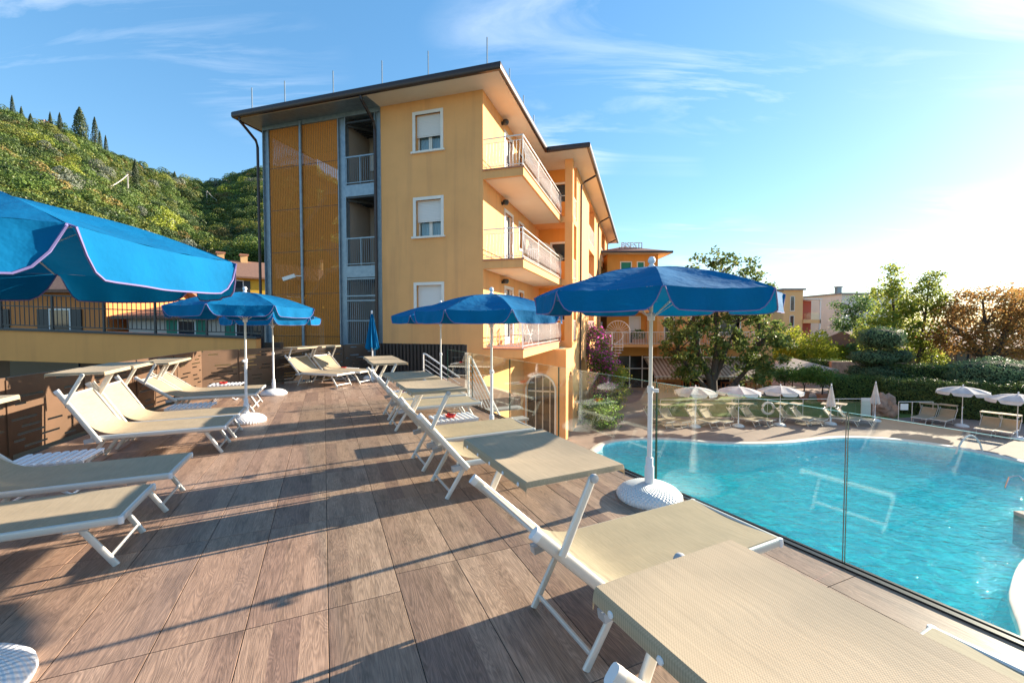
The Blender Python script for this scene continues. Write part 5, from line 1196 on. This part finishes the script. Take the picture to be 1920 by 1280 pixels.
ap = simple_block('apartment_block', 'peach apartment block with red balcony recesses right of the magnolia', a.x, b.x, 60, 72, b.z, M['peach'], [W(1482,1489,556,582,60), W(1481,1488,592,611,60)])
a2 = at(1538,560,60); cx = (a.x+b.x)/2; zb = ZG-.5
for z0, z1 in ((4.9,2.2), (1.9,-.6)):
    MB().box(b.x-cx+.01, a2.x-cx-.2, 1.5, 6, z1-zb, z0-zb).build('balcony_recess', M['redrender'], ap); MB().box(b.x-cx+.01, a2.x-cx, -.2, 1.5, z1-zb-.5, z1-zb).build('balcony_floor', M['peach'], ap); MB().box(b.x-cx+.05, a2.x-cx-.05, -.18, -.14, z1-zb, z1-zb+.95).build('balcony_glass', M['glass'], ap)
MB().box(b.x-cx+.01, a2.x-cx+.1, -.3, 6, 5.0-zb, 5.15-zb).box(a2.x-cx-.15, a2.x-cx, -.2, 0, 0, 5.0-zb).build('balcony_frame', M['white'], ap); MB().box(b.x-cx+.01, a2.x-cx+.3, .2, 6, -4.3-zb, -1.1-zb).build('plinth', M['cream'], ap)
a = at(1420,690,64); b = at(1466,549,64); simple_block('apartment_block', 'set back peach block behind the umbrella tip', a.x, b.x-.1, 64, 74, b.z, M['peach'], [W(1425,1435,572,600,64), W(1445,1455,572,600,64)])
a = at(1541,700,75); b = at(1552,598,75); simple_block('red_house', 'red rendered house with flat brown eaves between the apartment blocks', a.x, b.x+1.0, 75, 84, b.z, M['redrender'], [W(1544,1550,603,610,75)], roofm='roof')
a = at(1574,700,66); b = at(1690,552,66); simple_block('white_building', 'pale cream building behind the dark green tree', a.x, b.x, 66, 80, b.z, M['cream'], [W(1584,1596,608,620,66), W(1583,1600,636,648,66), W(1590,1604,663,676,66)])
q = at(1590,548,66); e = empty('chimney_pot', (q.x, 68, b.z+.25)); tag(e, 'small blue grey chimney on the pale cream building', 'chimney'); MB().box(-.35,.35,-.3,.3,0,1.0).build('stack', M['galv'], e); MB().box(-.45,.45,-.4,.4,1.002,1.15).build('cap', M['concrete'], e)
lh = empty('low_house', (44, 44, ZG)); tag(lh, 'low brown house behind the autumn tree', 'house'); MB().box(-6,10,0,8,0,3.0).build('wall', mat('brown_render', (.22,.13,.09), .9), lh); rm_ = MB(); rm_.add([(-6.8,-1,2.9),(10.8,-1,2.9),(10.8,9,2.9),(-6.8,9,2.9),(-6.8,4,4.6),(10.8,4,4.6)], [(0,1,5,4),(2,3,4,5),(1,2,5),(3,0,4),(0,3,2,1)]); rm_.build('roof', M['roof'], lh)
for k in range(4): MB().box(-4.5+3.2*k,-3.2+3.2*k,-.03,-.002,1,2.3).build('window', M['pane'], lh)

# white folding chairs on the balconies
def balcony_chair(x, y, z, rz, label):
    e = empty('balcony_chair', (0,0,0)); e.matrix_world = pc @ Matrix.Translation((x, y, z)) @ Matrix.Rotation(rz, 4, 'Z'); tag(e, label, 'chair', 'white chairs on the hotel balconies')
    MB().box(-.22,.22,-.22,.22,.42,.45).build('seat', M['white'], e); b_ = MB()
    for k in range(5): b_.box(-.2+.09*k,-.16+.09*k,.20,.22,.5,.95)
    b_.box(-.22,.22,.19,.23,.9,.96); b_.build('backrest', M['white'], e)
    for sx in (-1, 1):
        MB().bar((sx*.22,-.25,0),(sx*.22,.2,.62),.025,.025).build('leg', M['white'], e); MB().bar((sx*.245,.25,0),(sx*.245,-.18,.62),.025,.025).build('leg', M['white'], e)
balcony_chair(.75, 3.9, FL[1], R(200), 'white folding chair on the middle balcony'); balcony_chair(.8, 1.5, FL[0], R(20), 'white folding chair at the near end of the lowest balcony'); balcony_chair(.8, 2.6, FL[0], R(170), 'white folding chair by the door of the lowest balcony'); balcony_chair(.7, 4.4, FL[2], R(190), 'white folding chair on the top balcony')

# ================= LEFT SIDE =================
PW = empty('parapet_wall', (-13, 12.4, 0)); tag(PW, 'long plain ochre parapet wall with dark cap beyond the bronze fence', 'wall')
x0, x1 = -14.0, 5.55
pz = lambda x: 1.40-(x+1.4)*.0345     # top, falling gently to the right (local x)
mb = MB(); mb.add([(x0,0,pz(x0)-.92),(x1,0,.30),(x1,.25,.30),(x0,.25,pz(x0)-.92),(x0,0,pz(x0)),(x1,0,pz(x1)),(x1,.25,pz(x1)),(x0,.25,pz(x0))], [(3,2,1,0),(4,5,6,7),(0,1,5,4),(1,2,6,5),(2,3,7,6),(3,0,4,7)]); mb.build('wall', M['parapet'], PW)
MB().bar((x0,.125,pz(x0)+.032), (x1+.04,.125,pz(x1)+.032), .34, .06).build('cap', M['darksteel'], PW)
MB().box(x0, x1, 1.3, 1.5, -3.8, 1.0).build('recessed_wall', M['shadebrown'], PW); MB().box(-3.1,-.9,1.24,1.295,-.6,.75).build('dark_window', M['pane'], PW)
RG = empty('iron_railing', (-13, 12.52, 0)); tag(RG, 'dark iron railing with thin pickets on top of the ochre parapet', 'railing')
n_ = 13
for k in range(n_):
    xa = x0+(x1-x0)*k/n_; xb = x0+(x1-x0)*(k+1)/n_; MB().box(xa-.025,xa+.025,-.025,.025,pz(xa)+.06,pz(xa)+1.08).build('post', M['darksteel'], RG)
    pk = MB(); pk.bar((xa,0,pz(xa)+1.06),(xb,0,pz(xb)+1.06),.04,.04); pk.bar((xa,0,pz(xa)+.16),(xb,0,pz(xb)+.16),.03,.03); pk.bar((xa,0,pz(xa)+.72),(xb,0,pz(xb)+.72),.03,.03)
    for j in range(1, 11): xx = xa+(xb-xa)*j/11; pk.bar((xx,0,pz(xx)+.16),(xx,0,pz(xx)+1.06),.016,.016)
    pk.build('picket_bay', M['darksteel'], RG)
GT = empty('dark_gate', (at(483,652,13.2).x, 13.2, .3)); tag(GT, 'dark framed gate between the ochre parapet and the mesh tower', 'gate'); MB().box(-.2,-.13,-.03,.03,0,1.35).box(.13,.2,-.03,.03,0,1.35).box(-.13,.13,-.03,.03,1.28,1.35).box(-.13,.13,-.03,.03,0,.5).build('frame', M['darksteel'], GT); MB().box(-.13,.13,-.01,.01,.5,1.28).build('pane', M['pane'], GT)
def gable_house(name, label, x, y, rz, sx, sy, z1, zr, m, windows, chim, shut='darksteel'):
    e = empty(name, (x, y, ZG), rz); tag(e, label, 'house'); h = z1-ZG; hr = zr-ZG
    mb = MB(); mb.box(0, sx, 0, sy, 0, h); mb.add([(0,0,h),(0,sy,h),(0,sy/2,hr-.1),(sx,0,h),(sx,sy,h),(sx,sy/2,hr-.1)], [(0,2,1),(3,4,5)]); mb.build('wall', m, e)
    rf = MB(); o_ = .5
    for s, ya, yb in ((1,-o_,sy/2),(1,sy+o_,sy/2)):
        k_ = (hr-h)/(sy/2); za = h-o_*k_; rf.add([(-o_,ya,za),(sx+o_,ya,za),(sx+o_,yb,hr),(-o_,yb,hr),(-o_,ya,za+.16),(sx+o_,ya,za+.16),(sx+o_,yb,hr+.16),(-o_,yb,hr+.16)], [(3,2,1,0),(4,5,6,7),(0,1,5,4),(1,2,6,5),(2,3,7,6),(3,0,4,7)])
    ro = rf.build('roof', M['roof'], e)
    for cx_, cy_ in chim: MB().box(cx_-.3,cx_+.3,cy_-.3,cy_+.3,h+.2,hr+.7).build('chimney', M['peach'], ro); MB().box(cx_-.4,cx_+.4,cy_-.4,cy_+.4,hr+.702,hr+.85).build('chimney_cap', M['terracotta'], ro)
    for a0, a1, b0, b1 in windows:
        w_ = MB().box(a0-.08,a1+.08,-.05,-.003,b0-ZG-.08,b1-ZG+.08).build('window', M['white'], e); MB().box(a0,a1,-.07,-.052,b0-ZG,b1-ZG).build('pane', M['pane'], w_)
        MB().box(a0-.62,a0-.09,-.07,-.005,b0-ZG-.05,b1-ZG+.05).build('shutter', M[shut], w_); MB().box(a1+.09,a1+.62,-.07,-.005,b0-ZG-.05,b1-ZG+.05).build('shutter', M[shut], w_)
    return e
M['yellow'] = mat('yellow_render', (.72,.42,.04), .85, c2=(.66,.38,.04), scale=.5); M['orange'] = mat('orange_render', (.62,.24,.07), .85, c2=(.56,.2,.06), scale=.6); M['offwhite'] = mat('off_white_render', (.60,.53,.46), .85, c2=(.55,.48,.42), scale=.5)
gable_house('yellow_house', 'yellow house with brown tiled roof at the foot of the wooded hill', -29.5, 38.5, R(38), 15.5, 7, 6.2, 7.9, M['yellow'], [(8.4,9.4,4.4,5.7),(11.6,12.6,4.4,5.7),(3.5,4.5,4.4,5.7),(8.4,9.4,1.4,2.7),(11.6,12.6,1.4,2.7)], [(3.0,3.2),(5.0,3.4),(12.6,3.0)])
gable_house('orange_house', 'orange house seen through the iron railing', -29, 21.5, R(3), 8.2, 6, 3.4, 4.8, M['orange'], [(2,2.9,.9,2.3),(5.5,6.4,.9,2.3)], [])
gable_house('white_house', 'off white house with green shutters seen through the iron railing', -20.2, 22.5, R(2), 8.0, 6, 1.95, 2.5, M['offwhite'], [(2.6,3.4,.6,1.75),(5.6,6.3,.6,1.6)], [], 'greenshutter')

# ================= HILLSIDE =================
ridge = [(-2600,150),(-1200,185),(-500,212),(0,226),(56,248),(118,265),(157,280),(197,296),(225,311),(267,330),(323,351),(394,355),(422,351),(496,329),(600,330),(760,430),(900,520),(1040,600)]
dep = [(-2600,80),(-1200,110),(-500,140),(0,165),(157,190),(225,215),(323,270),(394,380),(600,420),(1040,430)]
ip = lambda tb, x: float(np.interp(x, [p[0] for p in tb], [p[1] for p in tb]))
M['hill'] = mat('hillside_scrub', (.045,.06,.02), .95, c2=(.09,.08,.03), scale=.08, detail=8)
cols_ = np.concatenate([np.linspace(-2600, 0, 40)[:-1], np.linspace(0, 1040, 70)]); rows_ = 26; hv = []
def hill_pt(px, t):
    Yr = ip(dep, px); tr_ = (607-ip(ridge, px))/800; Y0 = 34 if px > -200 else 34-(-200-px)*.008; Y0 = max(14, Y0); Y = Y0+(Yr-Y0)*t
    zr = 1.6+tr_*Yr; z = -3.9+(zr+3.9)*(t**1.15) if t <= 1 else zr-(t-1)*Yr*.25
    X = (px-960)/800*Y; z += (1.6*mn.noise(Vector((X*.03, Y*.03, 0)))+.8*mn.noise(Vector((X*.09, Y*.09, 3))))*min(1, t*2)*(1 if t < 1 else .5)
    return (X, Y, z)
ts = [i/(rows_-6) for i in range(rows_)]
for px in cols_:
    for t in ts: hv.append(hill_pt(px, t))
hm = MB(); n_ = rows_; hm.add(hv, [(i*n_+j, (i+1)*n_+j, (i+1)*n_+j+1, i*n_+j+1) for i in range(len(cols_)-1) for j in range(n_-1)], True)
hill = hm.build('hill', M['hill']); tag(hill, kind='structure')
# woods covering it
HV = []
pal = [((0.068,0.121,0.023),(0.124,0.176,0.034)), ((0.124,0.152,0.026),(0.198,0.211,0.042)), ((0.040,0.079,0.023),(0.081,0.121,0.033)), ((0.186,0.140,0.039),(0.248,0.188,0.052)), ((0.211,0.266,0.026),(0.297,0.326,0.039)), ((0.149,0.169,0.117),(0.211,0.230,0.169))]
bushcol = bpy.data.collections.new('bush_kinds')
for i, (c1, c2) in enumerate(pal):
    nclu = 9; P_ = []; D_ = []
    for k in range(nclu):
        c_ = rng.normal(size=3)*np.array([.42,.42,.2])+np.array([0,0,.55]); r_ = rng.uniform(.38,.62); a_, b_ = in_ellipsoid(420, c_, (r_, r_, r_*.85), .85); P_.append(a_); D_.append(b_)
    p_ = np.concatenate(P_); dn_ = np.concatenate(D_); ok_ = p_[:, 2] > -.2; p_ = p_[ok_]; dn_ = dn_[ok_]
    bo = bpy.data.objects.new('bush_kind', leaf_mesh('bush_kind', p_, .085, leafmat('hill_leaf', c1, c2, .2), .8, dn_)); bushcol.objects.link(bo); tag(bo, kind='stuff')
pts_ = []; scl = []; kind_ = []
for k in range(5200):
    px = rng.uniform(-60, 640) if k < 4400 else rng.uniform(-1600, -60); t = rng.uniform(.12, 1.03)**.85; X, Y, z = hill_pt(px, t); pts_.append((X, Y, z-.3)); d_ = math.hypot(X, Y)
    scl.append((1.5+3.8*rng.uniform()**2.0)*(1 if Y < 220 else 1.35)); zone = mn.noise(Vector((X*.02, Y*.02, 9)))
    w_ = np.array([.36, .18+.25*max(0, zone), .34+.4*max(0, -zone), .07+.25*max(0, zone), .035, .03]); kind_.append(int(rng.choice(6, p=w_/w_.sum())))
me = bpy.data.meshes.new('hillside_woods'); me.from_pydata(pts_, [], [])
me.attributes.new('scl', 'FLOAT', 'POINT').data.foreach_set('value', scl); me.attributes.new('kind', 'INT', 'POINT').data.foreach_set('value', kind_); me.attributes.new('spin', 'FLOAT', 'POINT').data.foreach_set('value', rng.uniform(0, 6.28, len(pts_)))
wd_ = obj('hillside_woods', me); tag(wd_, 'dense mixed woodland of green and rust bushes covering the hill', 'woodland', kind='stuff')
ng = bpy.data.node_groups.new('scatter', 'GeometryNodeTree'); ng.interface.new_socket('Geometry', in_out='INPUT', socket_type='NodeSocketGeometry'); ng.interface.new_socket('Geometry', in_out='OUTPUT', socket_type='NodeSocketGeometry')
gi = ng.nodes.new('NodeGroupInput'); go = ng.nodes.new('NodeGroupOutput'); io = ng.nodes.new('GeometryNodeInstanceOnPoints'); ci = ng.nodes.new('GeometryNodeCollectionInfo'); ci.inputs[0].default_value = bushcol; ci.inputs['Separate Children'].default_value = True; ci.inputs['Reset Children'].default_value = True
def na(nm, ty): n__ = ng.nodes.new('GeometryNodeInputNamedAttribute'); n__.data_type = ty; n__.inputs[0].default_value = nm; return n__.outputs[0]
cx_ = ng.nodes.new('ShaderNodeCombineXYZ'); ng.links.new(na('spin', 'FLOAT'), cx_.inputs[2])
ng.links.new(gi.outputs[0], io.inputs['Points']); ng.links.new(ci.outputs[0], io.inputs['Instance']); io.inputs['Pick Instance'].default_value = True; ng.links.new(na('kind', 'INT'), io.inputs['Instance Index'])
ng.links.new(na('scl', 'FLOAT'), io.inputs['Scale']); ng.links.new(cx_.outputs[0], io.inputs['Rotation']); ng.links.new(io.outputs[0], go.inputs[0])
md = wd_.modifiers.new('scatter', 'NODES'); md.node_group = ng
# cypresses on the ridge
M['lf_cyp'] = leafmat('cypress_leaf', (.022,.045,.016), (.06,.085,.03), .15)
def cypress(px, py_top, py_base, Y, wpx, label, group='cypresses on the hillside'):
    a = at(px, py_base, Y); b = at(px, py_top, Y); h = b.z-a.z+3.0; r = wpx/2*Y/800; e = empty('cypress_tree', (a.x, a.y, a.z-1.5)); tag(e, label, 'tree', group)
    MB().tube([(0,0,0),(0,0,h*.5)], [r*.25, r*.1], 6).build('trunk', M['bark'], e)
    n = 2600; t = rng.uniform(.03, 1, n); a_ = rng.uniform(0, 6.283, n); rr = r*np.sin(np.pi*np.clip(t, 0, 1)**.62)**.75*rng.uniform(.6, 1.05, n)*(1+.15*np.sin(a_*3+t*9)); p_ = np.stack([rr*np.cos(a_), rr*np.sin(a_), t*h], 1)
    obj('crown', leaf_mesh('crown', p_, max(.3, r*.3), M['lf_cyp'], .45, np.stack([np.cos(a_), np.sin(a_), .25+0*a_], 1), .6), e)
for c in [(24,186,226,168,8,'slim cypress nearest the left edge on the ridge'), (41,207,234,170,8,'short cypress second from the left edge on the ridge'), (58,220,240,172,9,'small pointed tree third from the left on the ridge'), (95,217,245,178,7,'small cypress left of the broad cypress on the ridge'), (113,218,250,178,9,'small cypress just left of the broad cypress on the ridge'),
          (151,208,268,186,23,'broad tall cypress standing highest on the ridge'), (179,226,278,192,12,'slim tall cypress right of the broad one'), (188,252,282,194,7,'small slim cypress touching the tall slim one'), (199,260,290,196,7,'slim cypress rightmost of the ridge group'), (255,308,366,150,15,'dark cypress halfway down the slope by the pylon'), (396,360,392,250,7,'slim cypress in the valley right of the pylon'), (471,374,404,260,7,'slim cypress close to the mesh tower'), (328,326,345,262,8,'small conifer on the saddle between the two hills'), (421,382,410,230,7,'slim cypress low on the far slope')]: cypress(*c)
q = at(105,245,180); tree('umbrella_pine', 'dark rounded pine beside the white hut on the ridge', 'tree', (q.x,q.y,q.z-4), [[(0,0,0,.4),(0,0,5,.25)]], [(0,0,5.5,4.5,4,2.2,1),(4,0,2.5,4,3.5,2,1)], 60, 26, .7, .8, M['lf_dark'], limbs=6, lr=.15)
q = at(83,240,176); e = empty('white_hut', (q.x, q.y, q.z-2)); tag(e, 'tiny white building on the ridge between the trees', 'building'); MB().box(-.8,.8,-.8,.8,0,4.5).build('wall', M['offwhite'], e); MB().box(-1,1,-1,1,4.502,4.8).build('roof', M['terracotta'], e)
# pylons with sagging cables
def pylon(px, pt, pb, Y, label):
    a = at(px, pb, Y); b = at(px, pt, Y); e = empty('utility_pole', (a.x, a.y, a.z-2)); tag(e, label, 'utility pole', 'utility poles on the hillside'); h = b.z-a.z+2
    MB().tube([(0,0,0),(0,0,h)], [.28,.18], 6).build('pole', M['concrete'], e); MB().bar((-1.2,0,h-.5),(1.2,0,h-.5),.15,.15).build('cross_arm', M['concrete'], e); return b
b1 = pylon(240,327,356,142,'pale utility pole in the scrub halfway up the slope'); b2 = pylon(388,358,378,235,'pale utility pole low in the valley'); pylon(266,417,446,110,'pale utility pole low behind the blue umbrella')
def cable(a, b, sag, label):
    pts = [a.lerp(b, k/12)-Vector((0,0,sag*4*(k/12)*(1-k/12))) for k in range(13)]; tag(MB().tube(pts, .12, 4).build('cable', M['offwhite']), label, 'cable')
cable(b1, at(195,354,120), .6, 'pale cable running down left from the upper pole'); cable(b2, at(464,366,225), 6.0, 'sagging pale cable near the mesh tower')
